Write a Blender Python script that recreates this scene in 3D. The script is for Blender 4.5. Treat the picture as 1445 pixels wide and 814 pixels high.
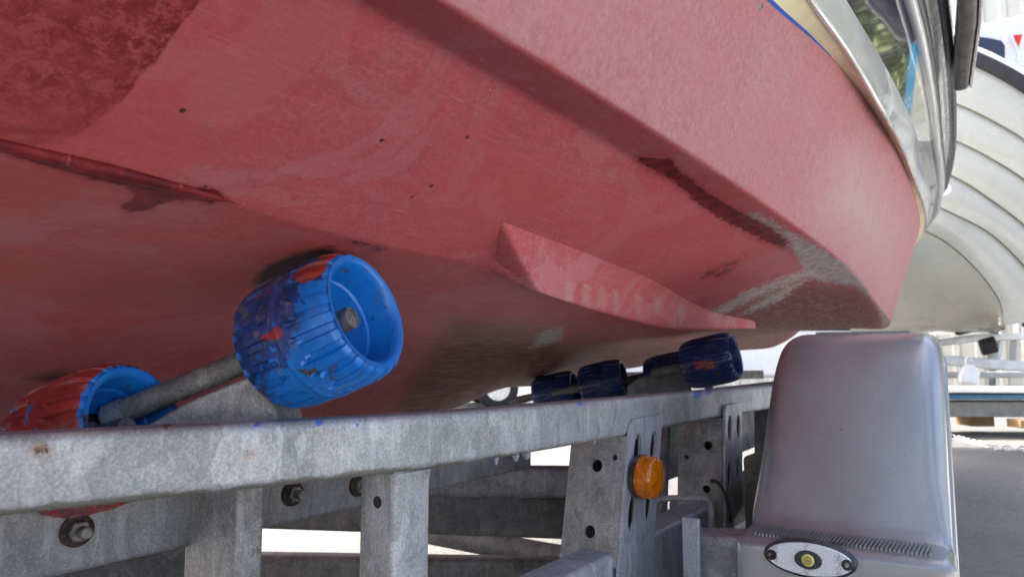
import bpy, bmesh, math, random
import numpy as np
from mathutils import Vector, Matrix, Quaternion
random.seed(7); rng = np.random.default_rng(7)
for o in list(bpy.data.objects): bpy.data.objects.remove(o)
sc = bpy.context.scene
COL = sc.collection
R = math.radians
H = 0.8                         # eye height above the asphalt
HEAD = R(55)                    # heading of boat and trailer

# ------------------------------------------------------------------ camera, light, exposure
cam = bpy.data.cameras.new('camera'); camo = bpy.data.objects.new('camera', cam); COL.objects.link(camo)
PITCH = math.atan(.098)
camo.location = (0, 0, H); camo.rotation_euler = (R(90) + PITCH, 0, 0)
cam.sensor_width = 36; cam.lens = 36 * 1000 / 1445
cam.clip_start = .02; cam.clip_end = 1000
cam.dof.use_dof = True; cam.dof.focus_distance = .78; cam.dof.aperture_fstop = 11.0
sc.camera = camo
SUN_EL, SUN_AZ = R(60), R(-50)  # azimuth measured clockwise from +Y
w = bpy.data.worlds.new('World'); sc.world = w; w.use_nodes = True
nt = w.node_tree; bg = nt.nodes['Background']
sky = nt.nodes.new('ShaderNodeTexSky'); sky.sky_type = 'NISHITA'; sky.sun_disc = False
sky.sun_elevation = SUN_EL; sky.sun_rotation = SUN_AZ; sky.air_density = .8; sky.dust_density = 6.0; sky.ozone_density = .4
nt.links.new(sky.outputs[0], bg.inputs[0]); bg.inputs[1].default_value = .15
sl = bpy.data.lights.new('sun', 'SUN'); sl.energy = 2.35; sl.angle = R(.5); sl.color = (1, .95, .88)
so = bpy.data.objects.new('sun', sl); COL.objects.link(so)
sd = Vector((math.sin(SUN_AZ) * math.cos(SUN_EL), math.cos(SUN_AZ) * math.cos(SUN_EL), math.sin(SUN_EL)))
so.rotation_euler = sd.to_track_quat('Z', 'Y').to_euler(); so.location = (0, 0, 12)
sc.view_settings.view_transform = 'Standard'; sc.view_settings.look = 'None'
sc.view_settings.exposure = 2.36; sc.view_settings.gamma = 1; sc.view_settings.use_curve_mapping = False
sc.cycles.max_bounces = 8; sc.cycles.diffuse_bounces = 5

# ------------------------------------------------------------------ frames of reference
cu, su = math.cos(HEAD), math.sin(HEAD)
def F(s, a, h):                 # s along the boat, a inboard from the eye, h above eye height
    return Vector((cu * s - su * a, su * s + cu * a, H + h))
cp, sp = math.cos(PITCH), math.sin(PITCH)
def W(px, py, d):               # surveyed point: photo pixel and metres ahead of the eye
    u = (px - 722.5) / 1000; v = (407 - py) / 1000
    y = cp - v * sp
    return Vector((u / y * d, d, (sp + v * cp) / y * d + H))
def proj(V):                    # world points to photo pixels, to find where surveyed wear lies
    V = np.asarray(V, float); z = V[:, 2] - H
    d = V[:, 1] * cp + z * sp
    d = np.where(d > .05, d, .05)
    up = -V[:, 1] * sp + z * cp
    return np.stack([722.5 + 1000 * V[:, 0] / d, 407 - 1000 * up / d], 1)
def faceA(px_, py_, a_):        # point on a plane parallel to the trailer side
    u = (px_ - 722.5) / 1000; v = (407 - py_) / 1000; y = cp - v * sp
    D = a_ / (cu - su * u / y) if False else a_ / (cu - su * (u / y)); return W(px_, py_, D)
def sdf(P, poly):               # signed distance, positive inside
    P = np.asarray(P); n = len(poly); d = np.full(len(P), 1e9); ins = np.zeros(len(P), bool)
    for i in range(n):
        a = np.array(poly[i], float); b = np.array(poly[(i + 1) % n], float)
        ab = b - a; t = np.clip(((P - a) @ ab) / (ab @ ab), 0, 1)
        q = P - (a + t[:, None] * ab); d = np.minimum(d, np.hypot(q[:, 0], q[:, 1]))
        c = ((a[1] > P[:, 1]) != (b[1] > P[:, 1]))
        with np.errstate(divide='ignore', invalid='ignore'):
            xx = (b[0] - a[0]) * (P[:, 1] - a[1]) / (b[1] - a[1] + 1e-12) + a[0]
        ins ^= c & (P[:, 0] < xx)
    return np.where(ins, d, -d)
def sdfs(P, polys): return np.maximum.reduce([sdf(P, p) for p in polys])

# ------------------------------------------------------------------ materials
class Mat:
    def __init__(s, name):
        s.m = bpy.data.materials.new(name); s.m.use_nodes = True; s.t = s.m.node_tree
        s.b = s.t.nodes['Principled BSDF']; s.tc = s.t.nodes.new('ShaderNodeTexCoord')
    def n(s, ty): return s.t.nodes.new(ty)
    def l(s, a, b): s.t.links.new(a, b)
    def put(s, sock, v):
        if isinstance(v, (int, float)):
            sock.default_value = v
        elif isinstance(v, tuple): sock.default_value = (v + (1,))[:4] if len(sock.default_value) == 4 else v
        else: s.l(v, sock)
    def coord(s, scale=(1, 1, 1), rot=(0, 0, 0)):
        m = s.n('ShaderNodeMapping'); s.l(s.tc.outputs['Object'], m.inputs[0])
        m.inputs['Scale'].default_value = scale; m.inputs['Rotation'].default_value = rot
        return m.outputs[0]
    def noise(s, scale, detail=4, rough=.55, co=None, dist=0):
        n = s.n('ShaderNodeTexNoise'); s.l(co or s.tc.outputs['Object'], n.inputs['Vector'])
        n.inputs['Scale'].default_value = scale; n.inputs['Detail'].default_value = detail
        n.inputs['Roughness'].default_value = rough; n.inputs['Distortion'].default_value = dist
        return n.outputs['Fac']
    def voro(s, scale, feat='F1', out='Distance', co=None, rnd=1):
        n = s.n('ShaderNodeTexVoronoi'); n.feature = feat; s.l(co or s.tc.outputs['Object'], n.inputs['Vector'])
        n.inputs['Scale'].default_value = scale; n.inputs['Randomness'].default_value = rnd
        return n.outputs[out]
    def ramp(s, v, lo, hi, a=0., b=1.):
        n = s.n('ShaderNodeMapRange'); s.l(v, n.inputs[0]); n.clamp = True
        for i, k in enumerate((lo, hi, a, b)): n.inputs[i + 1].default_value = k
        return n.outputs[0]
    def mth(s, op, a, b=0., c=0.):
        n = s.n('ShaderNodeMath'); n.operation = op
        s.put(n.inputs[0], a); s.put(n.inputs[1], b)
        if op == 'MULTIPLY_ADD': s.put(n.inputs[2], c)
        return n.outputs[0]
    def mix(s, f, a, b, mode='MIX'):
        n = s.n('ShaderNodeMix'); n.data_type = 'RGBA'; n.blend_type = mode
        s.put(n.inputs[0], f); s.put(n.inputs[6], a); s.put(n.inputs[7], b); return n.outputs[2]
    def attr(s, name):
        n = s.n('ShaderNodeAttribute'); n.attribute_name = name; return n.outputs['Fac']
    def bump(s, h, strength=.3, dist=.001, prev=None):
        n = s.n('ShaderNodeBump'); s.put(n.inputs['Height'], h)
        n.inputs['Strength'].default_value = strength; n.inputs['Distance'].default_value = dist
        if prev is not None: s.l(prev, n.inputs['Normal'])
        return n.outputs[0]
    def set(s, **k):
        mp = dict(col='Base Color', rough='Roughness', metal='Metallic', nor='Normal', coat='Coat Weight', coatr='Coat Roughness',
                  spec='Specular IOR Level', trans='Transmission Weight', ior='IOR', alpha='Alpha', sheen='Sheen Weight')
        for a, v in k.items(): s.put(s.b.inputs[mp[a]], v)
        return s.m

def simple(name, col, rough=.5, metal=0., var=.12, scale=12, bump=0., **k):
    m = Mat(name); n = m.noise(scale, 5)
    d = tuple(c * (1 - var * 2) for c in col); e = tuple(min(1, c * (1 + var)) for c in col)
    m.set(col=m.mix(m.ramp(n, .3, .7), d, e), rough=m.ramp(m.noise(scale * 2.3, 4), .3, .7, max(0.02, rough - .08), min(1, rough + .08)), metal=metal, **k)
    if bump: m.set(nor=m.bump(m.noise(scale * 12, 4), bump, .001))
    return m.m

def antifoul(name, A, B, orange, mauve, top=False):
    m = Mat(name)
    big = m.noise(2.6, 4, .6, dist=.8); mid = m.noise(9, 6, .6); fine = m.noise(210, 3, .6)
    brush = m.noise(7, 5, .6, m.coord((1.2, 14, 14) if not top else (2, 2, 16), (0, .25, .5)))
    c = m.mix(m.ramp(mid, .35, .65), A, B)
    c = m.mix(m.mth('MULTIPLY', m.ramp(big, .48, .60), .55), c, orange)
    c = m.mix(m.mth('MULTIPLY', m.ramp(m.noise(4.1, 7, .68, dist=1.2), .52, .60), .42), c, mauve)
    c = m.mix(m.mth('MULTIPLY', m.ramp(brush, .45, .75), .35), c, mauve)
    c = m.mix(m.ramp(fine, .36, .62, 0, .34), c, tuple(x * .55 for x in A))
    c = m.mix(m.ramp(m.noise(340, 2, .5), .54, .66, 0, .28), c, mauve)
    c = m.mix(m.ramp(m.noise(34, 7, .75), .48, .60, 0, .22), c, tuple(x * .6 for x in B))
    scr = m.noise(26, 2, .5, m.coord((.5, 9, 9), (.3, 0, -.9)), .4)
    scr = m.ramp(scr, .70, .74)
    scr = m.mth('MULTIPLY', scr, m.ramp(m.noise(3.3, 2), .5, .6))
    c = m.mix(m.mth('MULTIPLY', scr, .28), c, (.62, .42, .42))
    c = m.mix(m.mth('MULTIPLY', m.attr('m_chalk_sheen'), m.ramp(m.noise(7, 7, .75), .3, .65, .42, .66)), c, m.mix(m.ramp(m.noise(150, 4, .7), .38, .62), (.33, .185, .20), (.45, .285, .29)))  # paler lower topside: oxidised chalk, with sky sheen put into the colour
    # crisp-edged thin recoats, lighter and duller than the rest
    pt = m.ramp(m.noise(3.1, 8, .62, m.coord((1, 1.3, 1.3), (4, 1, 2)), 1.6), .535, .550)
    c = m.mix(m.mth('MULTIPLY', pt, .30), c, mauve)
    pt2 = m.ramp(m.noise(2.2, 7, .6, m.coord((1.2, 1, 1), (9, 3, 5)), 1.1), .55, .575)
    c = m.mix(m.mth('MULTIPLY', m.mth('MULTIPLY', pt2, .34), m.mth('SUBTRACT', 1., m.mth('MULTIPLY', m.attr('m_chalk_sheen'), .75))), c, orange)
    lines = m.ramp(m.noise(60, 2, .5, m.coord((.35, 12, 12), (.2, .9, -.6))), .56, .68)
    c = m.mix(m.mth('MULTIPLY', m.mth('MULTIPLY', lines, m.ramp(m.noise(3.7, 3), .48, .62)), .13), c, (.66, .42, .42))
    # older darker coat, patchy
    dk = m.mth('MULTIPLY_ADD', m.noise(18, 6, .7), 1.6, m.attr('m_dark')); dk = m.ramp(dk, .8, 1.0)
    patch = m.ramp(m.noise(95, 7, .8, dist=.3), .46, .51); patch2 = m.ramp(m.noise(7, 5, .6), .38, .62, .25, 1)
    dk = m.mth('MULTIPLY', dk, m.mth('MULTIPLY_ADD', m.mth('MULTIPLY', patch, patch2), .70, .32))
    edge = m.mth('MULTIPLY', m.ramp(m.mth('ABSOLUTE', m.mth('SUBTRACT', m.attr('m_dark'), .9)), 0, .9, .7, 0), m.ramp(m.attr('m_dark'), -.2, .1))
    dk = m.mth('MAXIMUM', dk, edge)
    c = m.mix(dk, c, m.mix(m.ramp(m.noise(110, 4, .7), .4, .62), (.15, .016, .018), (.24, .035, .035)))
    # browner forward area with long streaks
    st = m.noise(11, 6, .65, m.coord((1.2, 9, 9), (0, 0, .35)))
    br = m.ramp(m.mth('MULTIPLY_ADD', st, 3.2, m.attr('m_brown')), 1.2, 2.2)
    bc = m.mix(m.ramp(st, .46, .64), (.12, .040, .034), (.27, .135, .105))
    c = m.mix(m.mth('MULTIPLY', br, .9), c, bc)
    # pale chalky fade
    pl = m.ramp(m.mth('MULTIPLY_ADD', m.noise(14, 6, .7, m.coord((3, 3, 3), (0, 0, 0))), 5, m.attr('m_pale')), 2.2, 5.5)
    c = m.mix(m.mth('MULTIPLY', pl, .85), c, (.46, .31, .28))
    # grey white scuff and scum line
    sf = m.mth('MULTIPLY_ADD', m.noise(24, 6, .72, m.coord((2, 5, 5), (0, 0, .3))), 3.0, m.attr('m_scuff')); sf = m.ramp(sf, 1.3, 1.75)
    c = m.mix(m.mth('MULTIPLY', sf, .9), c, m.mix(m.ramp(m.noise(60, 5, .7), .35, .65), (.27, .235, .225), (.52, .49, .46)))
    # fresh dark red touch-up / wet stain
    wt0 = m.mth('MULTIPLY_ADD', m.noise(46, 8, .78, dist=.4), 2.6, m.attr('m_wet')); wt = m.ramp(wt0, 1.3, 1.45); halo = m.ramp(wt0, .7, 1.4, 0, .5)
    c = m.mix(halo, c, (.27, .04, .045))
    c = m.mix(m.mth('MULTIPLY', wt, .92), c, m.mix(m.ramp(m.noise(50, 4), .4, .6), (.085, .009, .012), (.20, .018, .022)))
    bk = m.ramp(m.mth('MULTIPLY_ADD', m.noise(26, 6, .7), 1.7, m.attr('m_black')), .55, 1.5)  # black roller smears, with the contact shade painted in
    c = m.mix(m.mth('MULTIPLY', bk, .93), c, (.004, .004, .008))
    bl = m.ramp(m.attr('m_boot'), -.1, .1)
    c = m.mix(bl, c, (.02, .08, .38))
    # chips
    vd = m.voro(17, 'F1', 'Distance'); chip = m.mth('MULTIPLY', m.ramp(vd, .045, .03, 0, 1), m.ramp(m.noise(6, 2), .44, .46))
    chip = m.mth('MINIMUM', m.mth('MAXIMUM', chip, 0), 1)
    c = m.mix(chip, c, (.09, .02, .025))
    vd2 = m.voro(43, 'F1', 'Distance'); ch2 = m.mth('MULTIPLY', m.ramp(vd2, .05, .03, 0, 1), m.ramp(m.noise(9, 2), .58, .6))
    c = m.mix(ch2, c, (.55, .40, .40))
    hb = m.mth('ADD', m.mth('MULTIPLY', m.noise(420 if not top else 260, 3, .6), 1.0), m.mth('MULTIPLY', brush, 1.4))
    nn = m.bump(hb, .35 if not top else .5, .0012)
    nn = m.bump(m.mth('SUBTRACT', m.mth('MULTIPLY', wt, .6), m.mth('ADD', chip, m.mth('MULTIPLY', scr, .3))), .5, .001, nn)
    nn = m.bump(m.noise(4, 2), .25, .012, nn)
    rr = m.ramp(mid, .3, .7, .56, .70)
    rr = m.mth('SUBTRACT', rr, m.mth('MULTIPLY', wt, .12))
    m.set(col=c, rough=rr, nor=nn, spec=.16)
    return m.m

def galvanised(name, dark=(.20, .205, .21), light=(.43, .45, .47), cell=22, metal=.35, rough=.5, stretch=(1, 1, 1), rust=.0, speck=.5, warm=.25):
    m = Mat(name)
    n0 = m.n('ShaderNodeTexNoise'); m.l(m.coord(stretch), n0.inputs['Vector']); n0.inputs['Scale'].default_value = cell * .9; n0.inputs['Detail'].default_value = 3
    wv = m.n('ShaderNodeVectorMath'); wv.operation = 'MULTIPLY_ADD'
    m.l(n0.outputs['Color'], wv.inputs[0]); wv.inputs[1].default_value = (.06, .06, .06); m.l(m.coord(stretch), wv.inputs[2])
    v = m.n('ShaderNodeTexVoronoi'); m.l(wv.outputs[0], v.inputs['Vector']); v.inputs['Scale'].default_value = cell
    sep = m.n('ShaderNodeSeparateColor'); m.l(v.outputs['Color'], sep.inputs[0])
    v2 = m.n('ShaderNodeTexVoronoi'); m.l(wv.outputs[0], v2.inputs['Vector']); v2.inputs['Scale'].default_value = cell * 2.7
    sep2 = m.n('ShaderNodeSeparateColor'); m.l(v2.outputs['Color'], sep2.inputs[0])
    f = m.mth('ADD', m.mth('MULTIPLY', sep.outputs[0], .38), m.mth('MULTIPLY', sep2.outputs[1], .22))
    f = m.mth('ADD', f, m.mth('MULTIPLY', m.ramp(m.noise(9, 6, .65), .3, .7), .4))
    c = m.mix(m.ramp(f, .15, .85), dark, light)
    c = m.mix(m.mth('MULTIPLY', m.ramp(m.noise(5, 5, .65), .45, .7), warm), c, (light[0] * .95, light[1] * .84, light[2] * .64))
    g = m.noise(330, 3, .7); c = m.mix(m.ramp(g, .36, .58, .34, 0), c, (.05, .05, .055)); c = m.mix(m.ramp(g, .59, .71, 0, .42 * speck), c, (.88, .90, .93))
    c = m.mix(m.mth('MULTIPLY', m.ramp(m.noise(85, 6, .8), .5, .62), .22), c, tuple(x * .45 for x in light))
    c = m.mix(m.mth('MULTIPLY', m.ramp(m.noise(26, 3, .6, m.coord((3, 3, .35), (0, .06, 0))), .55, .66), .22), c, tuple(min(1, x * 1.35) for x in light))
    gr = m.noise(30, 6, .72); c = m.mix(m.ramp(gr, .55, .75, 0, .45), c, (.10, .098, .085))
    # drips of stain on the lower edge
    ol = m.ramp(m.mth('MULTIPLY_ADD', m.noise(17, 5, .6), 5.0, m.attr('m_low')), 2.9, 3.3)
    c = m.mix(m.mth('MULTIPLY', ol, .7), c, (.15, .142, .09))
    bluep = m.ramp(m.mth('MULTIPLY_ADD', m.noise(60, 4, .6), 1.6, m.attr('m_blue')), .95, 1.05)
    c = m.mix(m.mth('MULTIPLY', bluep, .8), c, (.05, .17, .6))
    ru = m.ramp(m.mth('MULTIPLY_ADD', m.noise(170, 7, .8), 2.6, m.attr('m_rust')), 1.45, 1.8)
    halo = m.ramp(m.mth('MULTIPLY_ADD', m.noise(60, 4, .6), 1.0, m.attr('m_rust')), -.6, 1.2, 0, .45)
    c = m.mix(halo, c, (.36, .22, .12))
    c = m.mix(ru, c, m.mix(m.ramp(m.noise(300, 3), .4, .6), (.045, .018, .010), (.24, .085, .03)))
    if rust: c = m.mix(m.mth('MULTIPLY', m.ramp(m.noise(16, 6, .7), .56, .66), rust), c, (.21, .12, .075))
    scr = m.ramp(m.noise(40, 2, .5, m.coord((8, 8, .5), (.1, .05, 0))), .66, .7)
    c = m.mix(m.mth('MULTIPLY', scr, .3), c, (.16, .165, .18))
    hb = m.mth('ADD', m.mth('MULTIPLY', m.noise(240, 4, .7), .6), m.noise(45, 4, .6))
    m.set(col=c, metal=m.mth('MULTIPLY', m.mth('SUBTRACT', 1., ru), metal), rough=m.mth('ADD', m.mth('MULTIPLY', f, -.22), rough + .14), nor=m.bump(hb, .45, .0012))
    return m.m

M = {}
M['red'] = antifoul('antifouling_paint_red', (.44, .080, .092), (.50, .115, .128), (.48, .088, .078), (.43, .175, .19))
M['strake'] = antifoul('antifouling_paint_strake', (.46, .085, .097), (.52, .13, .14), (.52, .10, .09), (.52, .26, .27))
M['galv'] = galvanised('galvanised_steel_rail', (.29, .30, .305), (.55, .56, .57), 24, stretch=(.8, 1, .5))
M['galv_dark'] = galvanised('galvanised_steel_weathered', (.22, .22, .22), (.44, .445, .45), 34, .3, .55, rust=.15, speck=.8)
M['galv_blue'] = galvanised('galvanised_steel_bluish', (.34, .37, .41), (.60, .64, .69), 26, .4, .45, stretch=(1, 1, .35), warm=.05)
M['galv_darkest'] = galvanised('galvanised_steel_dark', (.09, .09, .088), (.24, .24, .23), 30, .2, .6, rust=.1)
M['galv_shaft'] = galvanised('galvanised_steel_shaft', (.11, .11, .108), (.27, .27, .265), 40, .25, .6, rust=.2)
M['black'] = simple('black_rubber', (.018, .018, .02), .6, bump=.2)
M['tyre'] = simple('tyre_rubber', (.02, .02, .021), .8, bump=.4)
M['cream'] = simple('yellowed_cream_gelcoat', (.82, .76, .46), .4, var=.08, scale=9, coat=.2, coatr=.2)
M['white_gel'] = simple('pale_grey_gelcoat', (.60, .62, .60), .15, var=.06, scale=7, coat=.7, coatr=.05)
M['white'] = simple('white_gelcoat', (.80, .80, .78), .25, var=.03, coat=.3, coatr=.1)
M['chrome'] = simple('polished_trim', (.80, .80, .79), .22, .75, var=.05, scale=20)
M['dark_trim'] = simple('dark_vinyl_trim', (.035, .037, .045), .35)
M['steel'] = simple('worn_steel_bolt', (.24, .235, .22), .5, .6, var=.3, scale=160, bump=.5)
M['rusty'] = simple('rusty_steel', (.055, .03, .02), .75, .2, var=.5, scale=150, bump=.6)
M['blue_clean'] = simple('blue_plastic', (.006, .175, .62), .28, var=.06, scale=15, coat=.2)
M['pale_blue'] = simple('pale_blue_tape', (.10, .42, .72), .4)

def roller_mat(name, redness, blackness=.0, base=(.004, .175, .62)):
    m = Mat(name)
    c = m.mix(m.ramp(m.noise(22, 4), .3, .7), tuple(x * .8 for x in base), base)
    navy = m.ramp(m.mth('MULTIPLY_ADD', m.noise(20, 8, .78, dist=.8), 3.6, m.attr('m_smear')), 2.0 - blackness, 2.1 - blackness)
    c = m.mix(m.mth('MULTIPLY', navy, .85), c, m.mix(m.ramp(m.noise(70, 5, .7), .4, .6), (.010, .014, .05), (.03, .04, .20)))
    rd = m.ramp(m.mth('MULTIPLY_ADD', m.noise(30, 5, .65, dist=.8, co=m.coord((1, 1, 1), (1, 2, 0))), 2.2, m.attr('m_red')), 1.42 - redness, 1.5 - redness)
    c = m.mix(rd, c, m.mix(m.ramp(m.noise(40, 4), .35, .65), (.24, .022, .02), (.36, .04, .035)))
    sp_ = m.ramp(m.noise(150, 4, .7), .62, .68)
    c = m.mix(m.mth('MULTIPLY', sp_, .85), c, (.02, .018, .025))
    mud = m.mth('MULTIPLY', m.ramp(m.noise(48, 7, .8, dist=.6), .56, .60), m.ramp(m.mth('ADD', m.attr('m_smear'), m.noise(9, 3)), .2, .7))
    c = m.mix(m.mth('MULTIPLY', mud, .8), c, (.16, .145, .14))
    gd = m.mth('MULTIPLY', m.ramp(m.noise(55, 5, .7), .57, .60), m.ramp(m.noise(14, 2), .5, .6))
    c = m.mix(gd, c, (.07, .05, .035))
    m.set(col=c, rough=m.ramp(m.noise(60, 4), .3, .7, .28, .5), nor=m.bump(m.mth('ADD', m.noise(180, 4), m.mth('MULTIPLY', rd, .7)), .25, .001), coat=.15)
    return m.m
M['roller_blue'] = roller_mat('blue_roller_plastic', .0)
M['roller_red'] = roller_mat('blue_roller_plastic_under_red_paint', .46)
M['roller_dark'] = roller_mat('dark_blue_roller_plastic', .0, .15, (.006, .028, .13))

m = Mat('navy_gelcoat')
wv = m.mth('MULTIPLY_ADD', m.noise(15, 3), .02, m.attr('m_white'))
fw = m.ramp(wv, .0, .03); tp = m.mth('MULTIPLY', m.ramp(m.attr('m_tape'), .0, .04), 1)
c = m.mix(m.ramp(m.noise(60, 5, .7, m.coord((1, 1, .3))), .55, .75, 0, .35), (.008, .014, .05), (.05, .06, .10))
c = m.mix(fw, c, m.mix(m.ramp(m.noise(20, 5, .7), .35, .7), (.62, .62, .56), (.82, .82, .80)))
c = m.mix(tp, c, (.06, .38, .72))
m.set(col=c, rough=m.ramp(m.noise(12, 4), .3, .7, .05, .13), coat=.8, coatr=.03, nor=m.bump(m.noise(16, 3), .12, .002)); M['navy'] = m.m

m = Mat('silver_grey_fender_paint')
c = m.mix(m.ramp(m.noise(8, 5), .3, .7), (.245, .258, .272), (.30, .31, .32))
c = m.mix(m.ramp(m.noise(500, 2, .6), .45, .62, 0, .16), c, (.42, .42, .44))
c = m.mix(m.mth('MULTIPLY', m.ramp(m.noise(34, 6, .75), .64, .72), .5), c, (.19, .16, .13))
c = m.mix(m.mth('MULTIPLY', m.ramp(m.noise(4, 7, .7, dist=.8), .5, .68), .35), c, (.20, .19, .175))
c = m.mix(m.ramp(m.voro(38), .05, .03, 0, .5), c, (.5, .5, .5))
c = m.mix(m.mth('MULTIPLY', m.ramp(m.noise(7, 2, .5, m.coord((1, 1, 9), (.5, .9, .2))), .60, .63), m.mth('MULTIPLY', m.ramp(m.noise(3, 2), .5, .56), .22)), c, (.55, .55, .57))
c = m.mix(m.ramp(m.attr('m_rust'), .0, .2), c, (.12, .085, .05))
m.set(col=c, metal=.6, rough=m.ramp(m.noise(25, 5, .7), .3, .7, .27, .38), coat=.6, coatr=.12, nor=m.bump(m.mth('ADD', m.mth('MULTIPLY', m.noise(600, 2), .25), m.noise(6, 2)), .12, .002)); M['fender'] = m.m

m = Mat('asphalt')
g = m.mth('MULTIPLY_ADD', m.noise(22, 6, .85), .6, m.mth('MULTIPLY', m.noise(90, 4, .8), .4)); v = m.voro(60)
c = m.mix(m.ramp(g, .35, .68), (.05, .052, .055), (.16, .16, .158))
c = m.mix(m.ramp(v, .12, .30, .5, 0), c, (.27, .268, .25))
c = m.mix(m.ramp(m.noise(.8, 5), .4, .7, 0, .35), c, (.25, .24, .21))
m.set(col=c, rough=.85, nor=m.bump(m.mth('ADD', g, m.voro(160)), .7, .006)); M['asphalt'] = m.m

m = Mat('amber_plastic'); m.set(col=(1.0, .36, .012), rough=.06, trans=.85, ior=1.45, coat=.3,
      nor=m.bump(m.noise(60, 2), .08, .002)); M['amber'] = m.m
M['amber_in'] = simple('amber_reflector_prism', (1.0, .60, .10), .2, .0, var=.2, scale=120, bump=.6)
m = Mat('prismatic_reflector'); v = m.voro(420, 'DISTANCE_TO_EDGE', rnd=.25)
c = m.mix(m.ramp(v, .02, .12), (.42, .45, .47), (.88, .9, .9)); m.set(col=c, rough=.18, metal=.15, nor=m.bump(v, .9, .001), coat=.6); M['prism'] = m.m
M['yellow'] = simple('yellow_lens', (.72, .66, .16), .25)
m = Mat('leaf'); c = m.mix(m.noise(.9, 3), (.045, .075, .012), (.15, .17, .03)); m.set(col=c, rough=.6); M['leaf'] = m.m
M['bark'] = simple('bark', (.10, .075, .05), .9, bump=.6)
M['lap_white'] = simple('aged_white_hull_paint', (.40, .395, .335), .28, var=.06, scale=1.5, coat=.4, coatr=.15)
M['lap_shade'] = simple('painted_shade_under_plank_edge', (.17, .165, .12), .7)  # shadow line under each plank edge, painted as a dark strip
M['matt_black'] = simple('matt_black_fender_rubber', (.022, .022, .026), .85)
m = Mat('glass_dark'); m.set(col=(.02, .025, .05), rough=.08); M['glass'] = m.m
M['red_sign'] = simple('red_panel', (.72, .03, .02), .4)
M['wood'] = simple('raw_wood', (.38, .24, .12), .8)
M['wall'] = simple('cream_cladding', (.62, .61, .52), .6, var=.04, scale=.8)
M['van'] = simple('white_car_paint', (.78, .78, .77), .3, var=.03, coat=.5)
M['teal'] = simple('teal_blue_paint', (.02, .14, .25), .4)
M['chain'] = simple('galvanised_chain', (.60, .59, .55), .5, .3)

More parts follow.
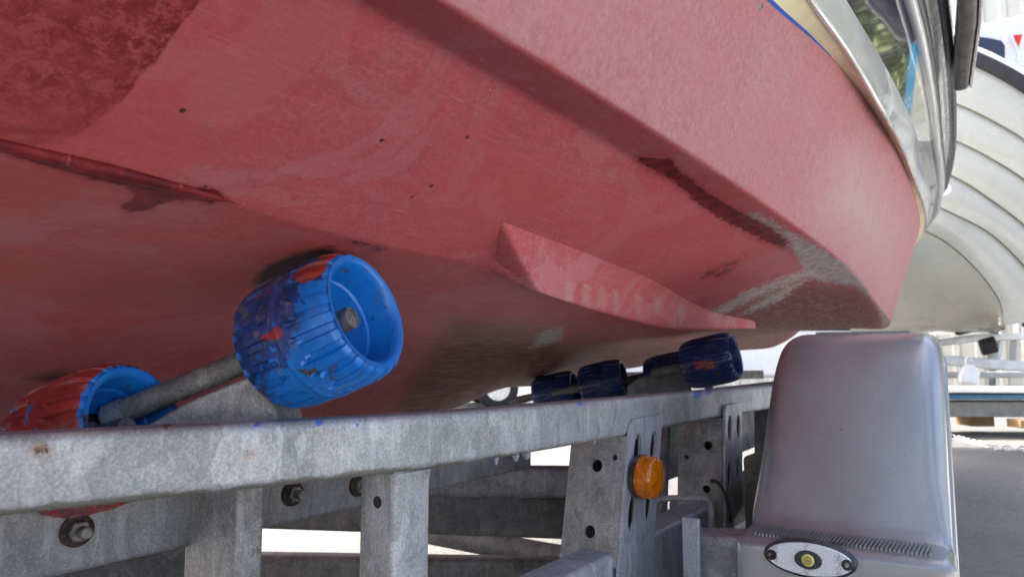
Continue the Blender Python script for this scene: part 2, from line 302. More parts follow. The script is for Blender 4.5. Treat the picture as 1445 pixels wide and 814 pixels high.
# ------------------------------------------------------------------ mesh helpers
def tag(o, label=None, cat=None, group=None, kind=None):
    if label: o['label'] = label
    if cat: o['category'] = cat
    if group: o['group'] = group
    if kind: o['kind'] = kind
    return o
def empty(name, loc, rz=0):
    o = bpy.data.objects.new(name, None); COL.objects.link(o); o.empty_display_size = .2
    o.location = loc; o.rotation_euler = (0, 0, rz); return o
def wmat(o):
    m = Matrix.LocRotScale(o.location, o.rotation_euler, None)
    return (wmat(o.parent) @ m) if o.parent else m
class MB:
    """collects world-space vertices and faces; build() links them as one mesh object"""
    def __init__(s): s.v = []; s.f = []; s.mi = []; s.attrs = {}
    def add(s, vs, fs, mi=0):
        b = len(s.v); s.v += [Vector(x) for x in vs]; s.f += [tuple(i + b for i in f) for f in fs]; s.mi += [mi] * len(fs); return b
    def grid(s, rows, closed=False, caps=False, mi=0):
        n = len(rows[0]); vs = [p for r in rows for p in r]; fs = []
        for i in range(len(rows) - 1):
            for j in range(n if closed else n - 1):
                k = (j + 1) % n; fs.append((i * n + j, i * n + k, (i + 1) * n + k, (i + 1) * n + j))
        if caps: fs.append(tuple(range(n))[::-1]); fs.append(tuple((len(rows) - 1) * n + j for j in range(n)))
        s.add(vs, fs, mi)
    def hexa(s, p, mi=0):       # 8 points: bottom ring then top ring
        s.add(p, [(3, 2, 1, 0), (4, 5, 6, 7), (0, 1, 5, 4), (1, 2, 6, 5), (2, 3, 7, 6), (3, 0, 4, 7)], mi)
    def box(s, c, ax, ay, az, mi=0):  # centre and half-axis vectors
        c, ax, ay, az = map(Vector, (c, ax, ay, az))
        s.hexa([c - ax - ay - az, c + ax - ay - az, c + ax + ay - az, c - ax + ay - az, c - ax - ay + az, c + ax - ay + az, c + ax + ay + az, c - ax + ay + az], mi)
    def sweep(s, path, prof, up=Vector((0, 0, 1)), caps=True, mi=0):   # prof: list of (side, up)
        rows = []
        for i, p in enumerate(path):
            t = (path[min(i + 1, len(path) - 1)] - path[max(i - 1, 0)]).normalized()
            sd = t.cross(up).normalized(); u2 = sd.cross(t)
            rows.append([p + sd * a + u2 * b for a, b in prof])
        s.grid(rows, True, caps, mi)
    def tube(s, path, r, n=12, mi=0, up=Vector((0, 0, 1))):
        s.sweep(path, [(r * math.cos(2 * math.pi * k / n), r * math.sin(2 * math.pi * k / n)) for k in range(n)], up, True, mi)
    def prism(s, poly, off, mi=0):
        n = len(poly); vs = list(poly) + [p + off for p in poly]
        s.add(vs, [tuple(range(n))[::-1], tuple(range(n, 2 * n))] + [(i, (i + 1) % n, n + (i + 1) % n, n + i) for i in range(n)], mi)
    def build(s, name, mats, parent=None, bevel=0, angle=35, attrs=None, seg=2):
        if not isinstance(mats, (list, tuple)): mats = [mats]
        me = bpy.data.meshes.new(name)
        inv = wmat(parent).inverted() if parent else None
        me.from_pydata([tuple(inv @ v) if inv else tuple(v) for v in s.v], [], s.f)
        for m_ in mats: me.materials.append(m_)
        me.polygons.foreach_set('material_index', s.mi)
        bm = bmesh.new(); bm.from_mesh(me); 
        if not attrs: bmesh.ops.recalc_face_normals(bm, faces=bm.faces)
        bm.to_mesh(me); bm.free()
        me.polygons.foreach_set('use_smooth', [True] * len(me.polygons)); me.set_sharp_from_angle(angle=R(angle))
        attrs = dict(attrs or {})
        if any('galvanised_steel' in m_.name for m_ in mats):
            for k in ('m_low', 'm_rust', 'm_blue'): attrs.setdefault(k, np.full(len(me.vertices), -3.))
        for k, arr in attrs.items():
            at = me.attributes.new(k, 'FLOAT', 'POINT'); at.data.foreach_set('value', np.asarray(arr, np.float32))
        o = bpy.data.objects.new(name, me); COL.objects.link(o); o.parent = parent
        if bevel:
            b = o.modifiers.new('bevel', 'BEVEL'); b.width = bevel; b.segments = seg; b.limit_method = 'ANGLE'; b.angle_limit = R(40)
            b.harden_normals = False
        return o
    def px(s): return proj([tuple(v) for v in s.v])
def rprof(w_, h_, r, n=5):      # rounded rectangle, centre at the origin
    out = []
    for cx, cy, a0 in ((w_ / 2 - r, h_ / 2 - r, 0), (-w_ / 2 + r, h_ / 2 - r, 90), (-w_ / 2 + r, -h_ / 2 + r, 180), (w_ / 2 - r, -h_ / 2 + r, 270)):
        for k in range(n): a = R(a0 + 90 * k / (n - 1)); out.append((cx + r * math.cos(a), cy + r * math.sin(a)))
    return out
def crom(pts, n):               # smooth curve through the points
    P = [Vector(p) for p in pts]; P = [P[0] * 2 - P[1]] + P + [P[-1] * 2 - P[-2]]; out = []
    for i in range(1, len(P) - 2):
        for k in range(n):
            t = k / n; a, b, c, d = P[i - 1:i + 3]
            out.append(.5 * ((2 * b) + (c - a) * t + (2 * a - 5 * b + 4 * c - d) * t * t + (3 * b - a - 3 * c + d) * t ** 3))
    out.append(P[-2]); return out
def plate(name, outline, holes, origin, ex, ey, th, mat, parent, bevel=.0012):
    """flat plate with real holes: 2D outline and hole loops in metres on axes ex, ey"""
    cv = bpy.data.curves.new('tmp', 'CURVE'); cv.dimensions = '2D'; cv.fill_mode = 'BOTH'; cv.extrude = th / 2; cv.bevel_depth = 0
    for lp in [outline] + holes:
        s_ = cv.splines.new('POLY'); s_.points.add(len(lp) - 1)
        for i, (x, y) in enumerate(lp): s_.points[i].co = (x, y, 0, 1)
        s_.use_cyclic_u = True
    co = bpy.data.objects.new('tmp', cv); COL.objects.link(co)
    dg = bpy.context.evaluated_depsgraph_get(); me0 = bpy.data.meshes.new_from_object(co.evaluated_get(dg))
    ex, ey = Vector(ex), Vector(ey); ez = ex.cross(ey).normalized(); origin = Vector(origin)
    b = MB(); b.add([origin + ex * v.co.x + ey * v.co.y + ez * v.co.z for v in me0.vertices], [tuple(p.vertices) for p in me0.polygons])
    bpy.data.objects.remove(co); bpy.data.curves.remove(cv); bpy.data.meshes.remove(me0)
    # weld
    o = b.build(name, mat, parent, 0, 30); o.data.polygons.foreach_set('use_smooth', [False] * len(o.data.polygons))
    bm = bmesh.new(); bm.from_mesh(o.data); bmesh.ops.remove_doubles(bm, verts=bm.verts, dist=1e-5); bmesh.ops.recalc_face_normals(bm, faces=bm.faces); bm.to_mesh(o.data); bm.free()
    return o
def oval(cx, cy, rx, ry, n=20, slot=0):
    return [(cx + rx * math.cos(2 * math.pi * k / n), cy + (ry - 0) * math.sin(2 * math.pi * k / n)) for k in range(n)]
def disc_lathe(b, c, ax, prof, n=32, mi=0, rfun=None):   # prof: (x along axis, radius)
    ax = Vector(ax).normalized(); t = Vector((0, 0, 1)) if abs(ax.z) < .9 else Vector((1, 0, 0))
    e1 = ax.cross(t).normalized(); e2 = ax.cross(e1).normalized(); rows = []
    for x, r in prof:
        rows.append([c + ax * x + (e1 * math.cos(2 * math.pi * k / n) + e2 * math.sin(2 * math.pi * k / n)) * max(r, 1e-4) for k in range(n)])
    b.grid(rows, True, True, mi)
def hexhead(b, c, ax, r, t, mi=0): disc_lathe(b, c, ax, [(0, r * .97), (0, r), (t * .8, r), (t, r * .85)], 6, mi)

# ------------------------------------------------------------------ setting
g = MB(); n = 40
g.add([(-300, -300, 0), (300, -300, 0), (300, 600, 0), (-300, 600, 0)], [(0, 1, 2, 3)])
tag(g.build('ground', M['asphalt']), kind='structure')
g = MB(); q = [F(-14, -1.55, -H), F(14, -1.55, -H), F(14, -16, -H), F(-14, -16, -H)]  # unseen pale slab added to bounce sunlight onto the hull bottom
g.add([v + Vector((0, 0, .004)) for v in q], [(0, 1, 2, 3)])
tag(g.build('unseen_bounce_slab', simple('pale_bounce_slab', (.40, .40, .39), .8, var=.12, scale=3, bump=.3)), kind='structure')

# ------------------------------------------------------------------ THE BOAT
CA = 1.27
boat = empty('motor_boat', F(3, CA, -H), HEAD)
tag(boat, 'large motor boat with worn red antifouled bottom and navy topside, resting on the trailer rollers', 'boat')
KEEL = [(-1.2, 1.27, -.20), (.6, 1.27, -.175), (1.57, 1.27, -.132), (1.73, 1.27, -.097), (1.94, 1.27, -.081), (2.63, 1.27, -.043), (4.04, 1.27, .04), (4.92, 1.27, .085), (5.6, 1.27, .22), (6.2, 1.27, .45)]
JL = [(-1.2, .50, .150), (.17, .507, .129), (.324, .512, .124), (.448, .513, .115), (.675, .517, .108), (.841, .543, .093), (1.576, .626, .064), (2.33, .70, .092), (3.6, .84, .13), (5, 1.06, .25), (6.2, 1.27, .45)]
JM = [(-1.2, .88, .085), (.17, .88, .062), (.675, .89, .052), (1.576, .96, .030), (2.33, 1.0, .050), (3.6, 1.05, .10), (5, 1.15, .20), (6.2, 1.27, .45)]
C1 = [(-1.2, .328, .226), (.285, .328, .226), (.53, .328, .222), (.92, .328, .210), (1.20, .332, .201), (1.55, .342, .194), (2.25, .382, .178), (3.76, .50, .145), (5, .80, .21), (5.7, 1.05, .34), (6.2, 1.27, .45)]
C2 = [(-1.2, .268, .215), (.307, .268, .213), (.541, .268, .216), (1.08, .27, .212), (1.769, .29, .202), (2.484, .34, .178), (3.761, .46, .15), (4.7, .66, .18), (5.5, .95, .29), (6.2, 1.27, .45)]
WL = [(-1.2, .2, .33), (.3, .197, .355), (.784, .195, .397), (1.0, .195, .434), (1.273, .195, .467), (1.637, .2, .502), (2.12, .21, .529), (2.736, .235, .541), (3.281, .27, .545), (4.4, .45, .56), (5.5, .76, .61), (6.5, 1.12, .70), (6.9, 1.27, .76)]
RL = [(-1.2, .175, .36), (.3, .172, .38), (.871, .17, .423), (1.092, .17, .446), (1.281, .17, .455), (1.486, .172, .466), (1.926, .185, .506), (2.417, .205, .532), (3.3, .25, .555), (4.4, .42, .58), (5.5, .74, .63), (6.5, 1.10, .72), (6.95, 1.27, .78)]
BL = [(-1.2, .17, .43), (.5, .163, .47), (1.041, .16, .497), (1.272, .16, .522), (1.442, .16, .538), (1.774, .165, .572), (2.046, .17, .592), (2.462, .19, .610), (3.3, .23, .63), (4.4, .38, .66), (5.5, .70, .70), (6.6, 1.08, .79), (7.05, 1.27, .84)]
M1 = [(-1.2, .13, .62), (1.0, .122, .64), (1.45, .12, .65), (1.6, .12, .647), (1.76, .123, .638), (2.0, .131, .640), (2.35, .148, .645), (3.3, .20, .67), (4.4, .34, .70), (5.5, .66, .75), (6.7, 1.07, .85), (7.15, 1.27, .90)]
GL = [(-1.2, .09, .80), (1.0, .085, .80), (1.8, .085, .80), (2.5, .11, .81), (3.3, .16, .83), (4.4, .30, .87), (5.5, .62, .93), (6.8, 1.06, 1.03), (7.3, 1.27, 1.08)]
S0 = 3.5
def pchip(T):
    x = np.array([t[0] for t in T]); out = []
    for c in (1, 2):
        y = np.array([t[c] for t in T]); h_ = np.diff(x); dl = np.diff(y) / h_; m_ = np.zeros(len(x)); m_[0] = dl[0]; m_[-1] = dl[-1]
        for i in range(1, len(x) - 1):
            m_[i] = (dl[i - 1] * h_[i] + dl[i] * h_[i - 1]) / (h_[i - 1] + h_[i])
        out.append((y, m_))
    def f(q):
        i = int(np.clip(np.searchsorted(x, q) - 1, 0, len(x) - 2)); h_ = x[i + 1] - x[i]; t = (q - x[i]) / h_
        r = [q]
        for y, m_ in out:
            r.append(float((2*t**3-3*t*t+1)*y[i] + (t**3-2*t*t+t)*h_*m_[i] + (-2*t**3+3*t*t)*y[i+1] + (t**3-t*t)*h_*m_[i+1]))
        return r
    f.end = x[-1]; return f
fK, fJ2, fJ, fC1, fC2, fW, fR, fB, fM, fG = map(pchip, (KEEL, JM, JL, C1, C2, WL, RL, BL, M1, GL))
stat = list(np.linspace(-1.2, -.05, 8)) + list(np.arange(0, 2.6, .008)) + list(np.arange(2.6, 3.5, .03)) + [S0]
front = list(np.linspace(0, 1, 33))[1:]
def at(f, k):                   # station k of a line
    if k < len(stat): return Vector(f(stat[k]))
    t = front[k - len(stat)]; return Vector(f(S0 + (f.end - S0) * t))
NS = len(stat) + len(front)
def section(pts, subs, fil):
    """polyline through pts with small fillets at inner corners"""
    out = []
    cur = pts[0]
    for i in range(len(pts) - 1):
        a, b = pts[i], pts[i + 1]
        L = (b - a).length
        r1 = min(fil[i + 1], L * .4) if i + 1 < len(pts) - 1 else 0
        r0 = min(fil[i], L * .4) if i > 0 else 0
        d = (b - a) / max(L, 1e-9)
        st_, en = a + d * r0, b - d * r1
        for k in range(subs[i] + 1): out.append(st_.lerp(en, k / subs[i]))
        if fil[i + 1] and i + 1 < len(pts) - 1:
            c = pts[i + 2]; L2 = (c - b).length; r2 = min(fil[i + 1], L2 * .4); q = b + (c - b) / max(L2, 1e-9) * r2
            for t in (.25, .5, .75): out.append((1 - t) ** 2 * en + 2 * t * (1 - t) * b + t * t * q)
    return out
def shell(fs, subs, fil, mirror=True):
    rows = []
    for k in range(NS):
        sec = section([at(f, k) for f in fs], subs, fil)
        rows.append(sec)
    b = MB()
    b.grid([[F(*p) for p in r] for r in rows])
    nA = len(b.v)
    if mirror: b.grid([[F(p.x, 2 * CA - p.y, p.z) for p in r] for r in rows])
    loc = np.array([tuple(p) for r in rows for p in r])
    return b, nA, loc, len(rows[0])
# bottom: keel, knuckle, chine flat, lower topside
b, nA, loc, nr = shell([fK, fJ2, fJ, fC1, fC2, fW], [8, 14, 36, 8, 34], [0, .06, .006, .007, .005, 0])
P = b.px(); nn = len(b.v); far = np.arange(nn) >= nA
front_ok = (np.array([v.y for v in b.v]) > .15) & ~far
def msk(d, sc_=20., lo=-3): return np.where(front_ok, np.clip(d / sc_, lo, 6), lo)
POLY_DARK = [(-900, -300), (420, -160), (330, -50), (290, 0), (262, 30), (228, 78), (196, 112), (176, 146), (150, 168), (118, 190), (90, 205), (40, 205), (-300, 160)]
POLY_WET = [[(-200, 170), (0, 196), (60, 215), (160, 236), (230, 262), (300, 264), (318, 280), (300, 289), (200, 272), (90, 243), (0, 214), (-200, 185)],
            [(165, 290), (200, 273), (246, 277), (215, 296), (172, 303)], [(896, 222), (948, 224), (962, 244), (1000, 272), (1040, 296), (1088, 320), (1120, 345), (1090, 345), (1030, 318), (985, 290), (945, 252), (905, 234)],
            [(1090, 336), (1112, 340), (1104, 350)], [(988, 394), (1002, 383), (1014, 379), (1000, 391)], [(1010, 380), (1030, 369), (1043, 370), (1030, 376)], [(1006, 389), (1022, 381), (1034, 380), (1018, 390)], [(480, 338), (510, 342), (548, 350), (535, 356), (495, 350)]]
POLY_SCUFF = [[(1040, 303), (1068, 300), (1100, 318), (1150, 345), (1195, 372), (1225, 398), (1246, 425), (1257, 458), (1247, 462), (1236, 430), (1212, 405), (1170, 398), (1140, 392), (1085, 412), (1010, 448), (1000, 441), (1060, 408), (1138, 380), (1118, 352), (1085, 328)],
              [(1150, 385), (1100, 425), (1040, 446), (1080, 420)], [(760, 470), (800, 458), (790, 480), (748, 492)]]
POLY_BROWN = [(1000, 452), (1060, 418), (1140, 388), (1215, 402), (1250, 440), (1262, 520), (1100, 560), (560, 640), (560, 560), (640, 440), (800, 475), (960, 478)]
POLY_PALE = [(1175, 180), (1230, 190), (1275, 260), (1300, 330), (1262, 470), (1215, 395), (1120, 300), (1150, 230)]
POLY_BLACK = [[(860 - 460, 362), (470, 343), (478, 358), (430, 382), (380, 402), (348, 404), (372, 378)], [(28, 536), (70, 518), (128, 512), (150, 520), (90, 538)], [(960, 486), (1000, 474), (1040, 474), (1030, 482), (970, 492)]]  # roller contacts: smear and painted contact shade
v_h = np.array([v.z for v in b.v])
isT = np.tile(np.arange(nr) >= nr - 36, NS * 2)
isC = np.tile(np.arange(nr) >= nr - 50, NS * 2)
above = np.where(isC, 1, -1)
isK = np.tile(np.arange(nr) < 25, NS * 2)
dark = msk(sdf(P, POLY_DARK)); dark = np.where(isK | isC, np.where(isC, dark, -3), dark)
pale = np.where(isT, msk(sdf(P, POLY_PALE), 25, -9), -9)
s_all = np.concatenate([loc[:, 0], loc[:, 0]])
W_h = np.array([f for f in [0]])
dW = np.zeros(nn)
for k in range(NS):
    wpt = at(fW, k); sl_ = slice(k * nr, (k + 1) * nr); q = loc[sl_]
    d = np.sqrt(((q - np.array(wpt)) ** 2).sum(1)); dW[sl_] = d; dW[nA + k * nr: nA + (k + 1) * nr] = d
boot = np.where(s_all < 1.12, (.0062 - dW) / .004 - np.clip(s_all / 1.12, 0, 1) ** 6 * 1.4, -1)
attrs = dict(m_dark=dark, m_wet=np.where(isT, -3, msk(sdfs(P, POLY_WET), 12)), m_scuff=np.where(isT, -3, msk(sdfs(P, POLY_SCUFF), 12)),
             m_brown=np.where(isT, -4, msk(sdf(P, POLY_BROWN), 30, -4)), m_pale=pale, m_black=np.where(isC, -3, msk(sdfs(P, POLY_BLACK), 9)), m_boot=np.clip(boot, -1, 1), m_chalk_sheen=isT.astype(float))
M['red'].name = 'antifouling_paint_red'
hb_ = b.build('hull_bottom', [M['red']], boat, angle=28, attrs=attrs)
# lifting strake with a cut aft end, and the worn lip further aft
A_ = [(.614, .449, .147), (.87, .464, .135), (1.22, .491, .122), (1.94, .575, .109), (2.3, .66, .098)]
R_ = [(.728, .468, .077), (.985, .505, .064), (1.385, .55, .055), (2.04, .60, .082), (2.32, .665, .094)]
J_ = [(.675, .520, .106), (.95, .556, .086), (1.35, .602, .066), (2.0, .672, .080), (2.33, .70, .090)]
fa, fr, fj = [crom(q, 24) for q in (A_, R_, J_)]
rows = []
for p, q, r_ in zip(fa, fr, fj):
    up = Vector((0, 0, .004))
    p2, r2 = p + up, r_ + up
    k_ = min(1, .15 + 1.2 * (p.x - .614)); upS = Vector((0, -.013, .0075)) * k_
    q_ = q; P0, P1, P2 = p2 + upS, p2 * .72 + q_ * .28 + Vector((0, .006, .004)) * k_, q_ + (p2 - q_) * .18
    cove = [(1 - t) ** 2 * P0 + 2 * t * (1 - t) * P1 + t * t * P2 for t in np.linspace(0, 1, 12)]
    low_ = section([P2, q_, r2 + Vector((0, .01, .006))], [2, 8], [0, .018, 0])
    rows.append([F(*x) for x in cove + low_[1:]])
b = MB(); Bp = F(.672, .505, .122)
fan = [section([Bp, rows[0][i], rows[2][i]], [10, 1], [0, .016, 0]) for i in range(len(rows[0]))]
pre = [[fan[i][k] for i in range(len(fan))] for k in range(len(fan[0]) - 1)]
b.grid(pre + rows[2:])
P = b.px(); z = np.full(len(b.v), -3.)
streak = [[(x0, 384 + (x0 - 760) * .22), (x0 + wd, 389 + (x0 - 760) * .22), (x0 + wd - 3, 426 + (x0 - 760) * .14), (x0 - 3, 420 + (x0 - 760) * .14)] for x0, wd in ((800, 10), (822, 14), (845, 12), (866, 8), (896, 12), (925, 14), (958, 12), (1000, 20), (1026, 14))]
stripes = np.where(sdfs(P, streak) > -4, np.clip(sdfs(P, streak) / 3.0 + .4, -9, 1.1), -9)
b.build('lifting_strake', M['strake'], boat, angle=50, attrs=dict(m_dark=z, m_wet=z, m_scuff=z, m_brown=z - 2, m_pale=stripes, m_black=z, m_boot=z * 0 - 1))
b = MB(); path = [F(s_, fJ(s_)[1] - .006, fJ(s_)[2] + .001) for s_ in np.linspace(-1.1, .335, 60)]
rows = []
for i, p in enumerate(path):
    t = i / 59; k = 1 if t < .93 else math.sqrt(max(0, 1 - ((t - .93) / .07) ** 2)) + .02
    wob = 1 + .12 * math.sin(i * 1.3) + .1 * math.sin(i * .47)
    nv = Vector((su, -cu, 0)); dn = Vector((0, 0, -1)); r_ = .0042 * k * wob
    rows.append([p + nv * (math.cos(a) * r_ * 1.5) + dn * (math.sin(a) * r_) for a in np.linspace(0, 2 * math.pi, 13)[:-1]])
b.grid(rows, True, True); z = np.full(len(b.v), -3.)
b.build('worn_strake_lip', M['strake'], boat, angle=60, attrs=dict(m_dark=z, m_wet=z * 0 + .35, m_scuff=z * 0 - 1.2, m_brown=z - 2, m_pale=z - 6, m_black=z, m_boot=z * 0 - 1))
# spray rail and pale lower topside
b, nA, loc, nr = shell([fW, fR], [8], [0, 0]); b.build('spray_rail', M['cream'], boat)
b, nA, loc, nr = shell([fR, fB], [8], [0, 0]); b.build('topside_band', M['white_gel'], boat)
b = MB()
for sg in (0, 1):
    pth = [F(p.x, p.y if not sg else 2 * CA - p.y, p.z) for p in (at(fR, k) for k in range(0, NS, 4))]
    b.tube(pth, .0045, 10)
b.build('rail_edge', M['white_gel'], boat)
b, nA, loc, nr = shell([fB, fM], [20], [0, 0]); P = b.px(); nn = len(b.v)
ok = (np.array([v.y for v in b.v]) > .3) & (np.arange(nn) < nA)
line = sdf(P, [(1294, -400), (1294, 20), (1290, 60), (1283, 120), (1275, 200), (1900, 200), (1900, -400)]) / 100
line = np.where(ok | (np.arange(nn) >= nA), line, -1); line = np.where((np.arange(nn) >= nA), -1, line)
tape = np.where(ok, sdf(P, [(1284, 60), (1299, 60), (1294, 110), (1285, 180), (1271, 170), (1277, 110)]) / 100, -1)
b.build('topside', M['navy'], boat, attrs=dict(m_white=line, m_tape=tape))
# lettering remains: pale blue and red strokes forward of the tape
b, nA, loc, nr = shell([fM, fG], [6], [0, 0]); b.build('bulwark', M['white'], boat)
def rail_part(name, off_a, off_h, w_, h_, mat, s0=-1.2, s1=None, f=fM):
    b = MB()
    ks = [k for k in range(0, NS, 6) if at(f, k).x >= s0 and (s1 is None or at(f, k).x <= s1)]
    if ks[-1] != NS - 1 and s1 is None: ks.append(NS - 1)
    for sg in (0, 1):
        pth = [F(p.x, (p.y + off_a) if not sg else 2 * CA - p.y - off_a, p.z + off_h) for p in (at(f, k) for k in ks)]
        b.sweep(pth, rprof(w_, h_, min(w_, h_) * .45, 4))
    return b.build(name, mat, boat)
rail_part('rub_rail', -.006, .0, .022, .022, M['white_gel'])
rail_part('rub_rail_insert', -.012, .028, .022, .030, M['dark_trim'])
rail_part('rub_rail', -.012, .058, .018, .016, M['chrome'])
rail_part('gunwale_moulding', -.004, -.01, .03, .016, M['chrome'], f=fG)
rail_part('gunwale_insert', -.008, -.045, .02, .022, M['dark_trim'], f=fG)
# thick aft rubbing strip that stops short
b = MB(); pth = [F(s_, a_, h_) for s_, a_, h_ in ((-1.2, -.01, .735), (1.0, .0, .735), (1.73, .034, .735), (2.12, .066, .725))]
b.sweep(pth, rprof(.034, .075, .012, 5)); b.build('rubbing_strip', simple('weathered_grey_timber', (.13, .12, .105), .55, var=.25, scale=30), boat, angle=50)
b = MB(); pth = [p + Vector((su, -cu, 0)) * .021 for p in pth]; b.sweep(pth, rprof(.007, .07, .003, 3)); b.build('strip_capping', M['chrome'], boat)
b = MB(); pth = [F(1.2, .05, .72), F(1.3, .05, .72)]
# deck and transom
b = MB(); rows = []
for k in range(0, NS, 5):
    p = at(fG, k); rows.append([F(p.x, p.y + (CA * 2 - 2 * p.y) * t, p.z + .05 * math.sin(math.pi * t) - .004) for t in np.linspace(0, 1, 9)])
b.grid(rows); b.build('deck', M['white'], boat)
b = MB(); ring = [at(f, 0) for f in (fK, fJ, fC1, fC2, fW, fR, fB, fM, fG)]
poly = [F(p.x, p.y, p.z) for p in ring] + [F(p.x, 2 * CA - p.y, p.z) for p in ring[:0:-1]]
b.prism(poly, Vector((-cu, -su, 0)) * .03); b.build('transom', M['white'], boat)
b = MB(); cab = [F(1.8, .5, .84), F(5.0, .75, .90), F(5.0, 2 * CA - .75, .90), F(1.8, 2 * CA - .5, .84)]
top = [F(2.0, .6, 1.35), F(4.0, .8, 1.35), F(4.0, 2 * CA - .8, 1.35), F(2.0, 2 * CA - .6, 1.35)]
b.hexa(cab + top); b.build('cabin', M['white'], boat, bevel=.05)

# ------------------------------------------------------------------ THE TRAILER
trailer = empty('boat_trailer', F(3, CA, -H), HEAD)
tag(trailer, 'galvanised roller trailer with blue rollers and silver mudguard carrying the red bottomed boat', 'trailer')
U = Vector((cu, su, 0)); N = Vector((su, -cu, 0)); Z = Vector((0, 0, 1))     # forward, outboard, up
def marks(b, low=None, rust=(), blue=()):
    P = b.px(); nn = len(b.v); vis = np.array([v.y > .1 for v in b.v])
    at_ = dict(m_low=np.full(nn, -3.), m_rust=np.full(nn, -3.), m_blue=np.full(nn, -3.))
    if low is not None: at_['m_low'] = low
    for key, lst in (('m_rust', rust), ('m_blue', blue)):
        for x, y, r in lst:
            d = np.hypot(P[:, 0] - x, P[:, 1] - y); at_[key] = np.where(vis, np.maximum(at_[key], np.clip(1.0 - d / r * 1.0, -3, 1)), at_[key])
    return at_
# near upper side rail, bent inboard aft
rail_pts = [(-1.3, 1.0, -.03), (-.5, .80, -.045), (.0, .672, -.056), (.216, .62, -.060), (.36, .585, -.062), (.50, .545, -.063), (.60, .520, -.063), (.75, .508, -.064), (1.0, .507, -.066), (1.5, .51, -.070), (2.1, .525, -.076), (3.0, .60, -.08), (4.2, .80, -.085), (5.2, 1.05, -.09)]
path = [p for p in crom([F(s_, a_ + .022, h_ - .027) for s_, a_, h_ in rail_pts], 26)]
b = MB(); pr = []
base = rprof(.044, .060, .009, 6)
for i in range(len(base)):      # subdivide the flat faces so stains can sit on them
    x0, y0 = base[i]; x1, y1 = base[(i + 1) % len(base)]; L = math.hypot(x1 - x0, y1 - y0); k = max(1, int(L / .0035))
    pr += [(x0 + (x1 - x0) * j / k, y0 + (y1 - y0) * j / k) for j in range(k)]
b.sweep(path, pr)
low = np.tile(np.array([np.clip((-.0215 - y) / .005, -3, 1.2) for _, y in pr]), len(path))
sx = np.repeat(np.array([max(0., 1 - max(0, (p - path[0]).length - 2.05) / .35) for p in path]), len(pr)); low = np.where(sx > 0, low * 1 + (sx - 1) * 2, -3)
b.build('side_rail', M['galv'], trailer, angle=60, attrs=marks(b, low, [(58, 634, 12), (235, 600, 8), (352, 641, 7), (333, 647, 4), (318, 640, 3), (310, 636, 3), (487, 615, 3)],
        [(450, 596, 7), (505, 600, 5), (362, 599, 5), (676, 643, 3), (695, 646, 4), (985, 556, 8), (1000, 553, 5), (818, 570, 5), (900, 563, 4), (925, 575, 4), (700, 560, 4)]))
for px_, py_, r_ in ((728, 648, .0035), (743, 645, .0045), (838, 625, .003), (700, 653, .0025)):
    b = MB(); q = faceA(px_, py_ - 1, .515); disc_lathe(b, q, Vector((0, 0, -1)), [(-.006, .002), (-.004, r_ * 1.4), (0, r_), (.003, r_ * .55), (.0035, .0003)], 14); b.build('zinc_drip', M['galv'], trailer)
# far side rail and middle rails
b = MB(); b.sweep([F(s_, 2 * CA - a_ - .02, h_ - .027) for s_, a_, h_ in rail_pts], rprof(.044, .06, .008, 4)); b.build('side_rail', M['galv_darkest'], trailer, angle=60)
# post under the rail: square tube
def tube_post(name, s_, a_, top, bot, ws, wa, mat, lean=0, r=.006, rust=()):
    b = MB(); rows = []
    k = 14
    for i in range(k):
        t = i / (k - 1); z = top + (bot - top) * t
        rows.append([F(s_ - lean * t, a_, z) + U * x + N * y for x, y in rprof(ws, wa, r, 5)])
    b.grid(rows, True, True); return b.build(name, mat, trailer, angle=60, attrs=marks(b, None, rust))
tube_post('rail_post', .577, .560, -.115, -.60, .058, .052, M['galv'])
# weld collar at the post head
b = MB(); rows = [[F(.577, .559, -.121 - t * .012) + U * x * (1.07 - .05 * t) + N * y * (1.07 - .05 * t) for x, y in rprof(.058, .052, .008, 5)] for t in (0, .5, 1)]
b.grid(rows, True, True); b.build('weld_collar', M['galv'], trailer, angle=70)
b = MB(); dx_ = (532 - 722.5) / 1000 / (cp - .301 * -1 * sp * 1); hp = W(533, 708, (.577 - .029) / (cu * dx_ + su)); disc_lathe(b, hp, -U, [(-.004, .0066), (.0004, .0066), (.0005, .0058)], 24); b.build('dark_hole_disc', M['black'], trailer)  # flat black disc stands in for the dark inside of a hole
def flush_hole(s_, a_, z_, r, n_=-1):  # dark drilled hole with a rim on a rear-facing plate
    pass
# cradle post leaning behind the rail
b = MB(); k = 12; rows = []
for i in range(k):
    t = i / (k - 1)
    c = W(322, 590, .80).lerp(W(311, 860, .80), t); rows.append([c + U * x + N * y for x, y in rprof(.034, .098, .006, 5)])
b.grid(rows, True, True); b.build('cradle_post', M['galv_dark'], trailer, angle=60)
# cradle plate under the shaft (folded sheet)
pf = [W(*q) for q in ((150, 640, .70), (206, 600, .70), (262, 567, .705), (349, 531, .71), (366, 533, .71), (391, 590, .71), (391, 660, .71), (250, 690, .70), (170, 680, .70))]
b = MB(); b.prism(pf, Vector((.010, .055, 0))); b.build('cradle_plate', M['galv_dark'], trailer, bevel=.003)
b = MB(); sh0, sh1 = W(168, 583, .715), W(395, 490, .735); b.tube([sh0, sh1], .0122, 24)
b.build('roller_shaft', M['galv_shaft'], trailer)
b = MB(); axs = (sh1 - sh0).normalized(); disc_lathe(b, sh0 - axs * .004, -axs, [(-.01, .0135), (.008, .0135), (.012, .010), (.0125, .001)], 20); b.build('bolt', M['galv'], trailer)

